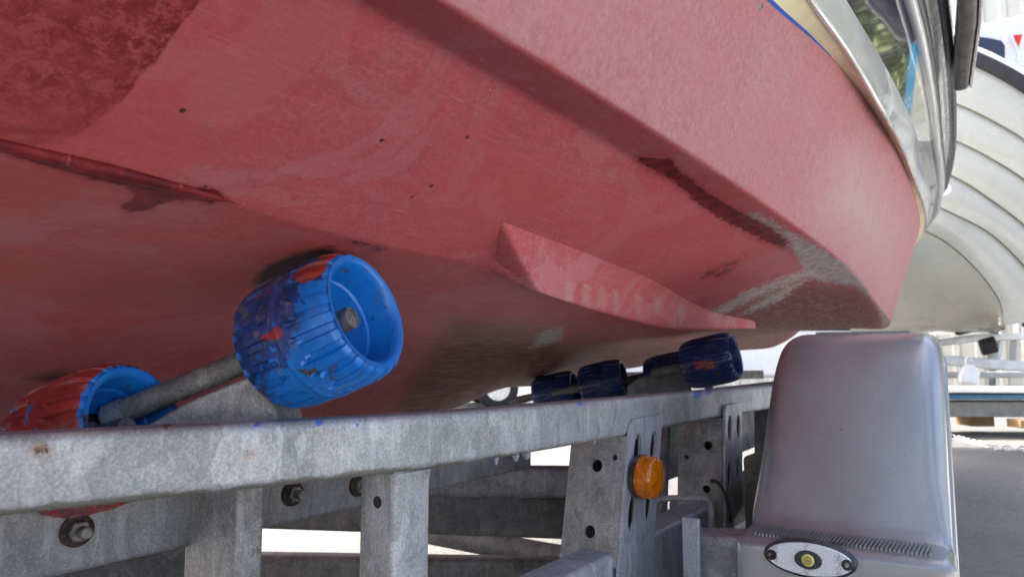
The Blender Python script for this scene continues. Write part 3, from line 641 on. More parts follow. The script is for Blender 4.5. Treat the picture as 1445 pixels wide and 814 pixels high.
def roller(c, az, el, mat, Rm=.066, Wd=.118, nt_=22, detail=True, smear=None, red=None, bolt=True):
    """lobed boat roller: two staggered rows of slots, deep dished outboard face"""
    ax = Vector((math.sin(R(az)) * math.cos(R(el)), math.cos(R(az)) * math.cos(R(el)), math.sin(R(el))))
    e1 = ax.cross(Z).normalized(); e2 = ax.cross(e1).normalized()
    h2 = Wd / 2
    xs = np.concatenate([np.linspace(-h2, -h2 + .006, 4), np.linspace(-h2 + .006, h2 - .006, 54 if detail else 14)[1:-1], np.linspace(h2 - .006, h2, 4)])
    nth = 22 * 24 if detail else 22 * 7
    b = MB(); rows = []
    for x in xs:
        u_ = abs(x) / h2
        r0 = Rm * (1 - .03 * max(0, (u_ - .1) / .9) ** 2 - .16 * max(0, u_ - .66))
        if u_ > .90: r0 -= .0045 * ((u_ - .90) / .10) ** 2
        if u_ < .035: r0 += .0008
        row = []
        for k in range(nth):
            th = 2 * math.pi * k / nth; r_ = r0
            if True:
                ph = (th / (2 * math.pi) * nt_ + (.5 if x < 0 else 0)) % 1
                sl0 = min(1, max(0, (abs(ph - .5) - (.26 if detail else .3)) / .04))          # groove region near ph 0 / 1
                long_ = (int(th / (2 * math.pi) * nt_ + (.5 if x < 0 else 0)) % 2)
                start = (.20, .34)[long_]
                ax_in = min(1, max(0, (u_ - start) / .03)) * (1 if u_ > start else 0)
                ax_out = 1 if u_ < 1.01 else 0
                r_ -= .0042 * sl0 * ax_in * ax_out
                if u_ > .82: r_ -= .0012 * (0.5 - 0.5 * math.cos(2 * math.pi * ph)) * 0 
            row.append(c + ax * x + (e1 * math.cos(th) + e2 * math.sin(th)) * r_)
        rows.append(row)
    for x, r_ in ((h2 + .0015, Rm * .85), (h2 + .001, Rm * .79), (h2 - .002, Rm * .745), (h2 - .008, Rm * .72), (h2 * .45, Rm * .665), (h2 * .42, Rm * .63), (h2 * .2, Rm * .58), (0, Rm * .48), (-.004, Rm * .42), (-.004, .001)):
        rows.append([c + ax * x + (e1 * math.cos(2 * math.pi * k / nth) + e2 * math.sin(2 * math.pi * k / nth)) * r_ for k in range(nth)])
    back = [[c + ax * x + (e1 * math.cos(2 * math.pi * k / nth) + e2 * math.sin(2 * math.pi * k / nth)) * r_ for k in range(nth)] for x, r_ in ((-.006, .001), (-.006, Rm * .5), (-h2 * .6, Rm * .7), (-h2 + .004, Rm * .76), (-h2 - .001, Rm * .85))]
    b.grid(back + rows, True, False)
    P = b.px(); nn = len(b.v); cen = np.array([tuple(v) for v in b.v]); rel = cen - np.array(c)
    rad = np.sqrt(np.maximum(0, (rel ** 2).sum(1) - (rel @ np.array(ax)) ** 2)); outer = (rad > Rm * .87)
    sm = np.full(nn, -.2) if smear is None else smear(P); rd = np.full(nn, -.2) if red is None else red(P)
    sm = np.where(outer, sm, -2); rd = np.where(outer, rd, -2)
    o = b.build('roller', [mat], trailer, angle=38, attrs=dict(m_smear=sm, m_red=rd))
    if bolt:
        b = MB(); q = c + ax * (-.004); disc_lathe(b, q, ax, [(0, .018), (.003, .018), (.003, .0118), (.040, .0118), (.044, .0108), (.0448, .001)], 28)
        b.build('bolt', M['steel'], o)
        b = MB(); disc_lathe(b, q + ax * .0, ax, [(0, .027), (.0015, .027), (.0015, .018)], 28); b.build('hub_gap', M['black'], o)
        b = MB(); disc_lathe(b, q - e2 * .0 - Z * .017 + ax * .004, ax, [(0, .011), (.016, .011), (.019, .008)], 6)
        b.tube([q + ax * .016 + Z * -.006, q + ax * .024 + Z * -.018, q + ax * .026 + Z * -.026 + e1 * .004], .0016, 6)
        b.build('split_pin_nut', M['rusty'], o)
    return o, ax
cB = W(453, 467, .72)
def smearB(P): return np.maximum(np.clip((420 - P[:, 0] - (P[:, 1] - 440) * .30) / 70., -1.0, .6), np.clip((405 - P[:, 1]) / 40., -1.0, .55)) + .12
def redB(P):
    d = sdfs(P, [[(425, 372), (475, 360), (492, 366), (470, 385), (425, 402), (408, 392)], [(368, 470), (392, 455), (402, 470), (398, 482), (378, 484), (352, 488)], [(524, 372), (552, 396), (572, 462), (560, 472), (532, 405)], [(440, 352), (500, 350), (512, 366), (450, 372)], [(350, 420), (385, 402), (384, 412), (352, 428)]])
    return np.clip(d / 10, -2, 1.2)
rB, axB = roller(cB, 113, 19, M['roller_blue'], .0690, .116, smear=smearB, red=redB)
cR = W(135, 620, .70)
rR, axR = roller(cR, 106, 17, M['roller_red'], .068, .098, smear=lambda P: np.full(len(P), .25), red=lambda P: np.full(len(P), .15))
# further rollers up the trailer
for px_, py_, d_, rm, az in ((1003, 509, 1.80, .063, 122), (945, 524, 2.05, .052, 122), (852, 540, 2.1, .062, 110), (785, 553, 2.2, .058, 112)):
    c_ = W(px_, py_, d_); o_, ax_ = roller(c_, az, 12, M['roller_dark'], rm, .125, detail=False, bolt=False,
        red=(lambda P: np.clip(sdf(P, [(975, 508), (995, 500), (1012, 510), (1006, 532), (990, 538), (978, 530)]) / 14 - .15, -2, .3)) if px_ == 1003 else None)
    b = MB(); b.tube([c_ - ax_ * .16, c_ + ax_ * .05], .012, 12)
    b.build('roller_shaft', M['galv_darkest'], trailer)
b = MB(); b.prism([W(*q) for q in ((885, 545, 1.9), (900, 534, 1.9), (962, 522, 1.9), (975, 530, 1.9), (978, 590, 1.9), (890, 600, 1.9))], Vector((.01, .06, 0))); b.build('cradle_plate', M['galv_darkest'], trailer, bevel=.003)
b = MB(); b.prism([W(*q) for q in ((770, 575, 2.25), (800, 560, 2.25), (870, 548, 2.25), (880, 600, 2.25), (780, 610, 2.25))], Vector((.01, .06, 0))); b.build('cradle_plate', M['galv_darkest'], trailer, bevel=.003)

# inner longitudinal beam with bolts
b = MB(); s1 = 1.14
pth = [F(s_, .78, -.155) for s_ in np.linspace(-1.3, s1, 30)]
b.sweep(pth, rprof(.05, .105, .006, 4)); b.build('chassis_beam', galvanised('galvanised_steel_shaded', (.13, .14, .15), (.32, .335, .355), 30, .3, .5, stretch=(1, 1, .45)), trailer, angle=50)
for q in ((108, 748), (412, 696), (505, 684)):
    c_ = faceA(q[0], q[1], .754)
    b = MB(); disc_lathe(b, c_, N, [(0, .0155), (.003, .0155), (.0035, .014)], 28); o = b.build('washer', M['rusty'], trailer)
    b = MB(); hexhead(b, c_ + N * .0035, N, .0105, .007); disc_lathe(b, c_ + N * .0105, N, [(0, .0058), (.010, .0058), (.011, .005)], 16); b.build('bolt', M['steel'], o)
b = MB(); b.sweep([F(1.80, .80, -.215), F(2.2, .80, -.215), F(3.3, .84, -.215)], rprof(.05, .23, .008, 4)); b.build('chassis_beam', M['galv_darkest'], trailer, angle=50)
# diagonal braces under the boat
for (y0, y1, sl_, d_, x0, x1, mt) in ((785, 850, 7, 1.75, -60, 880, 'galv_darkest'), (690, 749, 16, 1.55, 330, 860, 'galv_darkest'), (657, 698, 3, 1.50, 600, 860, 'galv_dark')):
    b = MB(); yc = (y0 + y1) / 2; hh = (y1 - y0) / 1000 * d_; ya = yc + sl_ * (x0 - 585) / 450; yb = yc + sl_ * (x1 - 585) / 450
    b.sweep([W(x0, ya, d_), W((x0 + x1) / 2, (ya + yb) / 2, d_ + .01), W(x1, yb, d_ + .02)], rprof(.05, hh, .012, 5)); b.build('cross_brace', M[mt], trailer, angle=50)
b = MB(); b.sweep([W(-40, 850, .95), W(262, 788, 1.05), W(310, 780, 1.08)], rprof(.05, .055, .01, 5)); b.build('cross_brace', M['galv_darkest'], trailer, angle=50)

# lower outboard beam
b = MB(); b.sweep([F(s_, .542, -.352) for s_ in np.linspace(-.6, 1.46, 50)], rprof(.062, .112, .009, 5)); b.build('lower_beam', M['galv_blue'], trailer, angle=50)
b = MB(); b.sweep([F(s_, .60, -.36) for s_ in np.linspace(1.5, 4.2, 20)], rprof(.06, .10, .009, 5)); b.build('lower_beam', M['galv_darkest'], trailer, angle=50)

# perforated channel brackets between beam and rail
def ax_at(px_, py_, a_): return faceA(px_, py_, a_)
def bracket(s_mid, wS, a_out, h_top, h_bot, depth, skew, slots, holes, mat_o, mat_r, mark=(), over=.0):
    """outboard face plate + rear-facing flange, both leaning aft towards the bottom"""
    ey = (Z * (h_top - h_bot) + U * skew).normalized(); L = (h_top - h_bot) / ey.z
    org = F(s_mid - wS / 2 - skew, a_out, h_bot)
    oo = [(0.0, 0.0), (wS * .45, -.012), (wS * .50, .012), (wS, .03), (wS, L - .008), (wS - .008, L), (.012, L), (0, L - .014)]
    p = plate('bracket_face', oo, [oval(wS * x, L * y, rx, ry) for x, y, rx, ry in slots], org, U, ey, .005, mat_o, trailer)
    org2 = org + U * .0 + N * -.003; tz = L - .026
    fl = [(0, .03), (depth, .03), (depth, tz - .004), (0, tz + .0)]
    q = plate('bracket_flange', fl, [oval(depth * x, L * y, r_, r_, 20) for x, y, r_ in holes], org2, -N, ey, .005, mat_r, trailer)
    b = MB(); zb = [org + U * .004 - N * (depth - .002) + ey * .035, org + U * (wS - .002) - N * (depth - .002) + ey * .035, org + U * (wS - .002) - N * (depth - .002) + ey * (tz - .004), org + U * .004 - N * (depth - .002) + ey * (tz - .004)]
    b.prism(zb, N * .003); b.build('bracket_back', M['galv_darkest'], trailer)
    b = MB(); x_ = org + U * (wS - .001); b.prism([x_ + ey * .035 - N * .004, x_ + ey * .035 - N * depth, x_ + ey * (tz - .004) - N * depth, x_ + ey * (tz - .004) - N * .004], -U * .004); b.build('bracket_flange', M['galv_darkest'], trailer)
    b = MB(); zt = org + ey * (tz - .004); b.prism([zt + U * .004 - N * .004, zt + U * (wS - .004) - N * .004, zt + U * (wS - .004) - N * (depth - .004), zt + U * .004 - N * (depth - .004)], -ey * .003); b.build('bracket_cap', M['galv_darkest'], trailer)
    return org, ey, L
SL = [(.24, .42, .0135, .029), (.74, .43, .0125, .027), (.26, .80, .0135, .028), (.76, .80, .0125, .026)]
c0 = ax_at(912, 585, .502)
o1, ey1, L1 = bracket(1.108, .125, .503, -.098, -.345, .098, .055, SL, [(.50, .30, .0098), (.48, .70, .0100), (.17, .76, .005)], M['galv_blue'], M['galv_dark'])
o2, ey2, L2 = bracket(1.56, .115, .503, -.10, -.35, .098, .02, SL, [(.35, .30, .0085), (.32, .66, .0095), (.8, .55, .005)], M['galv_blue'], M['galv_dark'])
o3, ey3, L3 = bracket(2.15, .12, .51, -.105, -.35, .098, .02, SL, [(.35, .30, .0085), (.32, .66, .0095)], M['galv_darkest'], M['galv_darkest'])  # third bracket in darker steel: its shade is put into the colour
# rounded bolt-plate behind (upright tube between the brackets)
b = MB(); b.tube([F(1.42, .60, -.10), F(1.38, .60, -.36)], .012, 14); b.build('upright_tube', M['galv_darkest'], trailer)
# amber side marker lamp
cA = faceA(905, 672, .490); axA = N
lamp = MB(); disc_lathe(lamp, cA, axA, [(.0, .0335), (.004, .0345), (.006, .0345), (.0065, .033), (.022, .0325), (.026, .031), (.0285, .026), (.029, .001)], 48)
lo = lamp.build('side_marker_lamp', M['amber'], trailer, angle=50); lo['label'] = 'round amber marker lamp'
b = MB(); disc_lathe(b, cA, axA, [(.003, .0325), (.0045, .0325)], 40); e_ = U
b.box(cA + N * .010 - U * .014, U * .008, N * .006, Z * .016); b.box(cA + N * .012 + U * .008, U * .004, N * .006, Z * .022)
disc_lathe(b, cA + N * .006 + U * .0, N, [(0, .011), (.012, .009), (.014, .004)], 20)
b.build('lamp_reflector', M['amber_in'], lo)
b = MB(); disc_lathe(b, cA - N * .004, axA, [(0, .034), (.0045, .0345)], 40); b.build('lamp_base', M['dark_trim'], lo)
# round bar handle
hb = [ax_at(918, 712, .50), ax_at(930, 706, .49), ax_at(985, 702, .46), ax_at(998, 706, .45), ax_at(1003, 716, .445), ax_at(1004, 745, .44)]
D0 = 1.22
hb = [W(922, 716, D0 + .02), W(926, 708, D0 + .02), W(938, 703, D0 + .02), W(988, 703, D0), W(999, 707, D0), W(1004, 718, D0), W(1004, 748, D0)]
b = MB(); b.tube(crom(hb, 6), .0055, 12, up=Vector((.3, 1, .1)).normalized()); b.build('bar_loop', M['galv_dark'], trailer)
# cable
b = MB(); b.tube(crom([W(1004, 678, 1.52), W(1014, 682, 1.50), W(1024, 700, 1.45), (W(1031, 735, 1.40))], 8), .0038, 10, up=Vector((.3, 1, 0)).normalized()); b.build('cable', M['black'], trailer)
# mudguard arm: clamp plate and box
b = MB(); c_ = W(973, 790, 1.12); b.box(c_ + N * .004, N * .014, U * .004, Z * .064); b.build('clamp_plate', M['galv_blue'], trailer, bevel=.002)
b = MB(); a0, a1 = W(978, 800, 1.13), W(1075, 800, 1.06)
b.hexa([W(980, 900, 1.13), W(1080, 905, 1.06), W(1090, 905, 1.14), W(992, 900, 1.20), W(980, 757, 1.13), W(1080, 760, 1.06), W(1085, 745, 1.14), W(985, 743, 1.20)]); b.build('mudguard_arm', M['galv'], trailer, bevel=.004)
# dark housing inboard of the wheel
b = MB(); b.sweep([F(1.50, .40, -.30), F(2.3, .40, -.30)], rprof(.13, .20, .01, 4)); b.build('axle_housing', M['galv_darkest'], trailer, angle=50)
b = MB(); b.tube([F(1.55, .2, -.49), F(1.55, 2 * CA - .2, -.49)], .03, 16); b.build('axle', M['galv_darkest'], trailer)

# ---- mudguard
FH = R(58.6)  # its own heading
fu = Vector((math.cos(FH), math.sin(FH), 0)); fn = Vector((math.sin(FH), -math.cos(FH), 0))
f0 = W(1188, 760, .925); f0.z = 0
ZS = H - .2415                   # shelf height
prof = []
def arc(cx, cz, r, a0, a1, n_): return [(cx + r * math.cos(R(a0 + (a1 - a0) * k / n_)), cz + r * math.sin(R(a0 + (a1 - a0) * k / n_))) for k in range(n_ + 1)]
prof += [(-.004, .18), (-.004, .36), (0, ZS - .022)] + arc(.014, ZS - .012, .013, 176, 92, 7)
prof += [(.05, ZS + .001), (.070, ZS + .002)]
prof += [(.078, ZS + .006), (.083, ZS + .02), (.098, ZS + .08), (.112, ZS + .13), (.126, ZS + .175)]
prof += crom([Vector((.126, ZS + .175, 0)), Vector((.140, ZS + .216, 0)), Vector((.162, ZS + .249, 0)), Vector((.195, ZS + .270, 0)), Vector((.26, ZS + .280, 0)), Vector((.40, ZS + .284, 0))], 7)[1:] and [(v.x, v.y) for v in crom([Vector((.126, ZS + .175, 0)), Vector((.140, ZS + .216, 0)), Vector((.162, ZS + .249, 0)), Vector((.195, ZS + .270, 0)), Vector((.26, ZS + .280, 0)), Vector((.40, ZS + .284, 0))], 7)[1:]]
Lf = .82; prof2 = prof + [(Lf - x, z) for x, z in prof[::-1]]
ent = prof2; HW = .131; rr = .027
def fnorm(i):
    a = Vector(ent[max(0, i - 1)]); c = Vector(ent[min(len(ent) - 1, i + 1)]); t = (c - a).normalized(); return Vector((t.y, -t.x))   # inward
b = MB(); rows = []
for i, (x, z) in enumerate(ent):
    nv = fnorm(i); row = []
    tp_ = max(0, min(1, (z - ZS - .02) / .26)); low_b = z < ZS + .003
    hl = .137 if low_b else .131 - .030 * tp_; hr = .124 if low_b else .120
    rc = rr if (z > ZS + .03) else .015
    cs = [(-hl, .02 + rc)] + [(-hl + rc - rc * math.cos(R(t)), rc - rc * math.sin(R(t))) for t in range(0, 91, 15)] + [(wx, 0) for wx in np.linspace(-hl + rc, hr - rc, 13)[1:-1]] + [(hr - rc + rc * math.sin(R(t)), rc - rc * math.cos(R(t))) for t in range(0, 91, 15)] + [(hr, .02 + rc)]
    for wx, ins in cs: row.append(f0 + fu * (x + nv.x * ins) + fn * wx + Z * (z + nv.y * ins))
    rows.append(row)
b.grid(rows)
P = b.px(); rs = np.full(len(b.v), -3.)
for x, y, r_ in ((1166, 703, 5), (1200, 692, 4), (1121, 735, 3)): rs = np.maximum(rs, np.clip(.4 - np.hypot(P[:, 0] - x, P[:, 1] - y) / r_, -3, 1))
guard = b.build('mudguard', M['fender'], trailer, angle=60, attrs=dict(m_rust=rs)); guard['label'] = 'silver grey plastic mudguard with ribbed step'
# side panels with wheel opening
for sg in (-1, 1):
    hw = .113 if sg > 0 else .095
    out = [(x + fnorm(i).x * .05, z + fnorm(i).y * .05) for i, (x, z) in enumerate(ent) if z > ZS + .1]
    out = [(.055, .2), (.055, ZS - .06)] + [(.12, ZS)] + out + [(Lf - .12, ZS)] + [(Lf - .055, ZS - .06), (Lf - .055, .2)]
    archp = [(Lf / 2 + .30 * math.cos(R(t)), .33 + .34 * math.sin(R(t))) for t in range(-20, 201, 10)]
    poly = out + archp
    pl = [f0 + fu * x + fn * (sg * hw) + Z * z for x, z in poly]
    b = MB(); b.prism(pl, fn * (-sg * .004)); b.build('side_panel', M['fender'], guard, attrs=dict(m_rust=np.full(len(b.v), -3.)))
# outer lip bead
b = MB(); b.tube([f0 + fu * (x + fnorm(i).x * .045) + fn * (.119) + Z * (z + fnorm(i).y * .045) for i, (x, z) in enumerate(ent) if i > 2 and i % 2 == 0], .006, 8)
b.build('edge_bead', M['fender'], guard, attrs=dict(m_rust=np.full(len(b.v), -3.)))
# tread ribs on the step and on the crown
b = MB()
for k in range(44):
    wx = -.108 + .206 * k / 43
    b.box(f0 + fu * .042 + fn * wx + Z * (ZS + .003), fu * .026 + fn * .002, fn * .0014, Z * .0018)
b.build('step_ribs', M['fender'], guard, attrs=dict(m_rust=np.full(len(b.v), -3.)))
b = MB()
for k in range(40):
    wx = -.060 + .135 * k / 39
    b.box(f0 + fu * (Lf / 2) + fn * wx + Z * (ZS + .2828), fu * .13, fn * .0013, Z * .0020)
b.build('crown_ribs', M['fender'], guard, attrs=dict(m_rust=np.full(len(b.v), -3.)))
# white oval marker lamp on the lower face
cl = W(1140, 790, .93); d_ = (f0 - cl).dot(-fu); cl = cl + fu * (-( (cl - f0).dot(fu)) - .004)
def ell(b, off, rx, rz, t, edge, n_=64, cz=0, mi=0, cx=0):
    rows = []
    for k_, sc_ in ((0, 1.0), (t - edge, 1.0), (t, 1 - edge / rz * 1.2)):
        rows.append([cl + fn * (cx + (rx - (1 - sc_) * rz) * math.cos(2 * math.pi * k / n_)) + Z * (cz + rz * sc_ * math.sin(2 * math.pi * k / n_)) - fu * (off + k_) for k in range(n_)])
    b.grid(rows, True, True, mi)
b = MB(); ell(b, -.002, .0560, .0240, .010, .003); mk = b.build('oval_marker_lamp', M['dark_trim'], trailer); mk['label'] = 'white oval marker lamp with black bezel'
b = MB(); ell(b, .008, .0515, .0202, .003, .0012); b.build('reflector', M['prism'], mk)
b = MB(); ell(b, .0105, .0165, .0115, .003, .001); b.build('lens_surround', M['dark_trim'], mk)
b = MB(); ell(b, .013, .0076, .0076, .003, .0012); b.build('centre_lens', M['yellow'], mk)
b = MB(); q = cl - fu * .0163
for k in range(26):     # circled letter e on the lens
    a0 = R(k * 360 / 26); a1 = R((k + 1) * 360 / 26)
    b.box(q + fn * math.cos((a0 + a1) / 2) * .0042 + Z * math.sin((a0 + a1) / 2) * .0042, (-fn * math.sin((a0 + a1) / 2) + Z * math.cos((a0 + a1) / 2)) * .0006, (fn * math.cos((a0 + a1) / 2) + Z * math.sin((a0 + a1) / 2)) * .0003, fu * .0003)
for k in range(14):
    a_ = R(-45 - k * 21 + 45); b.box(q + fn * math.cos(a_) * .0021 + Z * math.sin(a_) * .0023, (-fn * math.sin(a_) + Z * math.cos(a_)) * .0005, (fn * math.cos(a_) + Z * math.sin(a_)) * .0003, fu * .0003)
b.box(q, fn * .0021, Z * .0003, fu * .0003)
b.build('approval_mark', M['dark_trim'], mk)
for sx_, mt in ((-.0450, 'rusty'), (.0450, 'dark_trim')):
    b = MB(); disc_lathe(b, cl + fn * sx_ - fu * .008, -fu, [(0, .0068), (.003, .0068), (.004, .0055), (.004, .0035), (.003, .003), (.003, .0005)], 24); b.build('screw', M[mt], mk)
# wheel
wc = f0 + fu * (Lf / 2) + Z * .325
wh = empty('wheel', trailer.location); wh.parent = trailer; wh.location = (0, 0, 0)
wh.matrix_parent_inverse = Matrix.Identity(4)
b = MB(); disc_lathe(b, wc - fn * .09, fn, [(0, .19), (.0, .27), (.012, .305), (.03, .322), (.15, .322), (.168, .305), (.18, .27), (.18, .19)], 72)
b.build('tyre', M['tyre'], wh, angle=50)
b = MB(); disc_lathe(b, wc - fn * .07, fn, [(0, .185), (.14, .188), (.14, .17), (.09, .15), (.08, .06), (.11, .05), (.11, .001)], 48); b.build('rim', M['white'], wh, angle=50)

# ------------------------------------------------------------------ BACKGROUND
def lap_boat():
    root = empty('clinker_boat', (3.8, 5.6, 0))
    tag(root, 'pale grey white clinker hull with black rub rail, parked beyond the mudguard', 'boat')
    lines = [  # tracks of each plank edge: pixel x, y, metres ahead
        [(1200, -10, 6.3), (1290, 40, 5.9), (1340, 62, 5.6), (1366, 80, 5.4), (1402, 97, 5.2), (1445, 122, 5.0), (1500, 165, 4.85), (1580, 240, 4.8)],
        [(1200, 100, 6.3), (1280, 122, 5.9), (1329, 140, 5.6), (1362, 152, 5.4), (1402, 172, 5.2), (1445, 198, 5.0), (1495, 240, 4.9), (1560, 310, 4.85)],
        [(1200, 150, 6.3), (1275, 172, 5.9), (1324, 190, 5.6), (1360, 204, 5.42), (1400, 225, 5.25), (1445, 254, 5.1), (1490, 296, 5.0), (1545, 370, 4.95)],
        [(1200, 200, 6.3), (1270, 222, 5.95), (1316, 238, 5.7), (1355, 254, 5.5), (1398, 282, 5.35), (1445, 318, 5.2), (1482, 360, 5.12), (1520, 420, 5.1)],
        [(1200, 240, 6.35), (1262, 264, 6.05), (1306, 284, 5.8), (1344, 301, 5.6), (1395, 328, 5.45), (1440, 370, 5.35), (1468, 410, 5.3), (1485, 450, 5.3)],
        [(1200, 285, 6.4), (1256, 303, 6.15), (1298, 322, 5.95), (1337, 343, 5.8), (1377, 379, 5.65), (1404, 414, 5.6), (1413, 436, 5.6), (1415, 458, 5.62)],
        [(1200, 420, 6.7), (1256, 432, 6.5), (1290, 442, 6.35), (1325, 452, 6.25), (1355, 458, 6.15), (1380, 460, 6.1), (1398, 462, 6.08), (1412, 464, 6.05)],
        [(1200, 470, 7.1), (1256, 472, 7.0), (1290, 472, 6.9), (1325, 471, 6.8), (1355, 470, 6.7), (1380, 469, 6.6), (1398, 468, 6.5), (1412, 468, 6.4)]]
    C = [crom([W(x, y, 5.45 + (d - 5.45) * (.35 if i_ < 6 else .6)) for x, y, d in l], 8) for i_, l in enumerate(lines)]; n_ = len(C[0]); fc = Vector((-.35, -.93, -.15))
    b = MB()
    for i in range(len(C) - 1):
        rows = []
        for t in np.linspace(0, 1, 7):
            bul = .05 * math.sin(math.pi * t) if i < 5 else .10 * math.sin(math.pi * t)
            ov = .028 * t if i < 5 else 0
            rows.append([C[i][k].lerp(C[i + 1][k], t) + fc * (bul * .5 + ov) for k in range(n_)])
        b.grid(rows)
        if i < 5: b.grid([[v + fc * .0 for v in rows[-1]], [C[i + 1][k] + fc * .004 + Z * -.012 for k in range(n_)]], mi=1)
    hull = b.build('planked_hull', [M['lap_white'], M['lap_shade']], root, angle=30)
    # closed far side and deck
    off = Vector((.45, .8, 0)); top = C[0]; bot = C[-1]
    b = MB(); b.grid([[p for p in top], [p + off * .5 + Z * .05 for p in top], [p + off for p in top], [bot[k] + off * .6 for k in range(n_)], [p for p in bot]]); b.build('far_side', M['white'], root)
    b = MB(); b.sweep([p + fc * .03 for p in top], rprof(.07, .105, .03, 5)); b.build('rub_rail', M['matt_black'], root)
    b = MB(); b.sweep([p + Z * .085 + Vector((.05, .08, 0)) for p in top], rprof(.16, .075, .02, 4)); b.build('gunwale', M['white'], root)
    c_ = W(1331, 267, 5.36); b = MB(); disc_lathe(b, c_, fc, [(0, .052), (.02, .05), (.022, .035), (.010, .03), (.010, .001)], 24); b.build('drain_fitting', M['white'], root)
    return root
lap_boat()
# its trailer
tr = empty('boat_trailer', (4.6, 6.8, 0)); tag(tr, 'bright galvanised trailer frame under the white clinker boat', 'trailer')
def bar(root, name, p, w_, h_, mat, r=.012):
    b = MB(); b.sweep(p, rprof(w_, h_, r, 4)); return b.build(name, mat, root, angle=50)
GB = simple('bright_galvanised', (.62, .64, .65), .45, .3, var=.15, scale=8)
bar(tr, 'frame_rail', [W(1250, 483, 6.4), W(1325, 484, 6.3), W(1375, 477, 6.2), W(1445, 474, 6.1), W(1560, 472, 6.0)], .06, .062, GB)
bar(tr, 'frame_rail', [W(1250, 506, 6.2), W(1330, 508, 6.1), W(1445, 517, 5.9), W(1560, 525, 5.8)], .06, .085, GB)
bar(tr, 'frame_rail', [W(1250, 530, 6.6), W(1340, 529, 6.6), W(1500, 528, 6.5)], .06, .06, simple('dull_galvanised', (.40, .41, .41), .5, .3))
bar(tr, 'upright', [W(1410, 440, 6.25), W(1408, 470, 6.2), W(1400, 520, 6.1)], .09, .05, GB)
bar(tr, 'upright', [W(1436, 430, 6.2), W(1430, 520, 6.1)], .07, .05, GB)
for x, y, d in ((1345, 462, 6.2), (1390, 458, 6.1), (1382, 490, 6.2), (1425, 452, 6.3)):
    b = MB(); disc_lathe(b, W(x, y, d), Vector((.8, -.5, .2)), [(0, .06), (.01, .075), (.12, .075), (.13, .06)], 24); b.build('roller', M['black'], tr)
b = MB(); q = W(1371, 527, 5.7)
b.prism([q + Vector((x, 0, z)) for x, z in ((-.07, -.075), (.05, -.085), (.075, .01), (.03, .07), (-.03, .07), (-.08, -.02))], Vector((0, .06, 0)))
o = b.build('plastic_can', M['white'], None, bevel=.012); tag(o, 'small white plastic can hanging from the far trailer frame', 'can')
b = MB(); b.tube(crom([q + Vector((-.02, .03, .07)), q + Vector((-.02, .03, .12)), q + Vector((.02, .03, .14)), q + Vector((.03, .03, .10))], 4), .008, 8, up=Vector((.1, 1, 0)).normalized()); b.build('hook', M['white'], o)
# low platforms with coloured edge
dk = empty('float_platform', W(1420, 560, 7.6)); dk.location.z = 0; tag(dk, 'low white float with teal edge lying beyond the mudguard', 'float')
bar(dk, 'deck_edge', [W(1150, 549, 7.5), W(1345, 549, 7.5), W(1500, 550, 7.5), W(1620, 551, 7.5)], .5, .05, M['white'])
bar(dk, 'coloured_band', [W(1150, 558, 7.55), W(1345, 558, 7.55), W(1500, 558, 7.55), W(1620, 559, 7.55)], .5, .055, M['teal'])
bar(dk, 'base', [W(1150, 575, 7.7), W(1345, 575, 7.7), W(1500, 575, 7.7), W(1620, 576, 7.7)], .5, .16, simple('grey_concrete', (.33, .33, .30), .8))
for x in (1180, 1360, 1540):
    bar(dk, 'block', [W(x, 592, 7.8), W(x + 30, 592, 7.8)], .3, .12, M['wood'])
b = MB(); q = W(1440, 597, 7.2); b.box(q, Vector((.07, 0, 0)), Vector((0, .1, 0)), Vector((0, 0, .04))); tag(b.build('wood_block', M['wood'], None, bevel=.004), 'short raw timber block lying on the ground by the float', 'block')
# chain on the ground
b = MB(); cp_ = crom([W(1300, 609, 7.4), W(1345, 613, 7.1), W(1372, 624, 6.7), (W(1410, 632, 6.3)), W(1450, 633, 6.2), W(1520, 630, 6.3), W(1600, 640, 6.1)], 14)
acc = 0; last = cp_[0]; k = 0
for p in cp_[1:]:
    while (p - last).length > .055:
        d = (p - last).normalized(); last = last + d * .055; c_ = Vector((last.x, last.y, .012 + (.012 if k % 2 else 0))); sd_ = Vector((-d.y, d.x, 0)) if k % 2 == 0 else Z
        rows = []
        for t in np.linspace(0, 2 * math.pi, 15)[:-1]:
            rr_ = c_ + d * (.036 * math.cos(t)) + sd_ * (.021 * math.sin(t)); rad = (d * math.cos(t) + sd_ * math.sin(t)).normalized(); nn_ = d.cross(sd_)
            rows.append([rr_ + rad * (.0075 * math.cos(q)) + nn_ * (.0075 * math.sin(q)) for q in np.linspace(0, 2 * math.pi, 7)[:-1]])
        rows.append(rows[0]); b.grid(rows, True, False); k += 1
tag(b.build('chain', M['chain'], None, angle=60), 'galvanised chain lying across the asphalt behind the mudguard', 'chain')
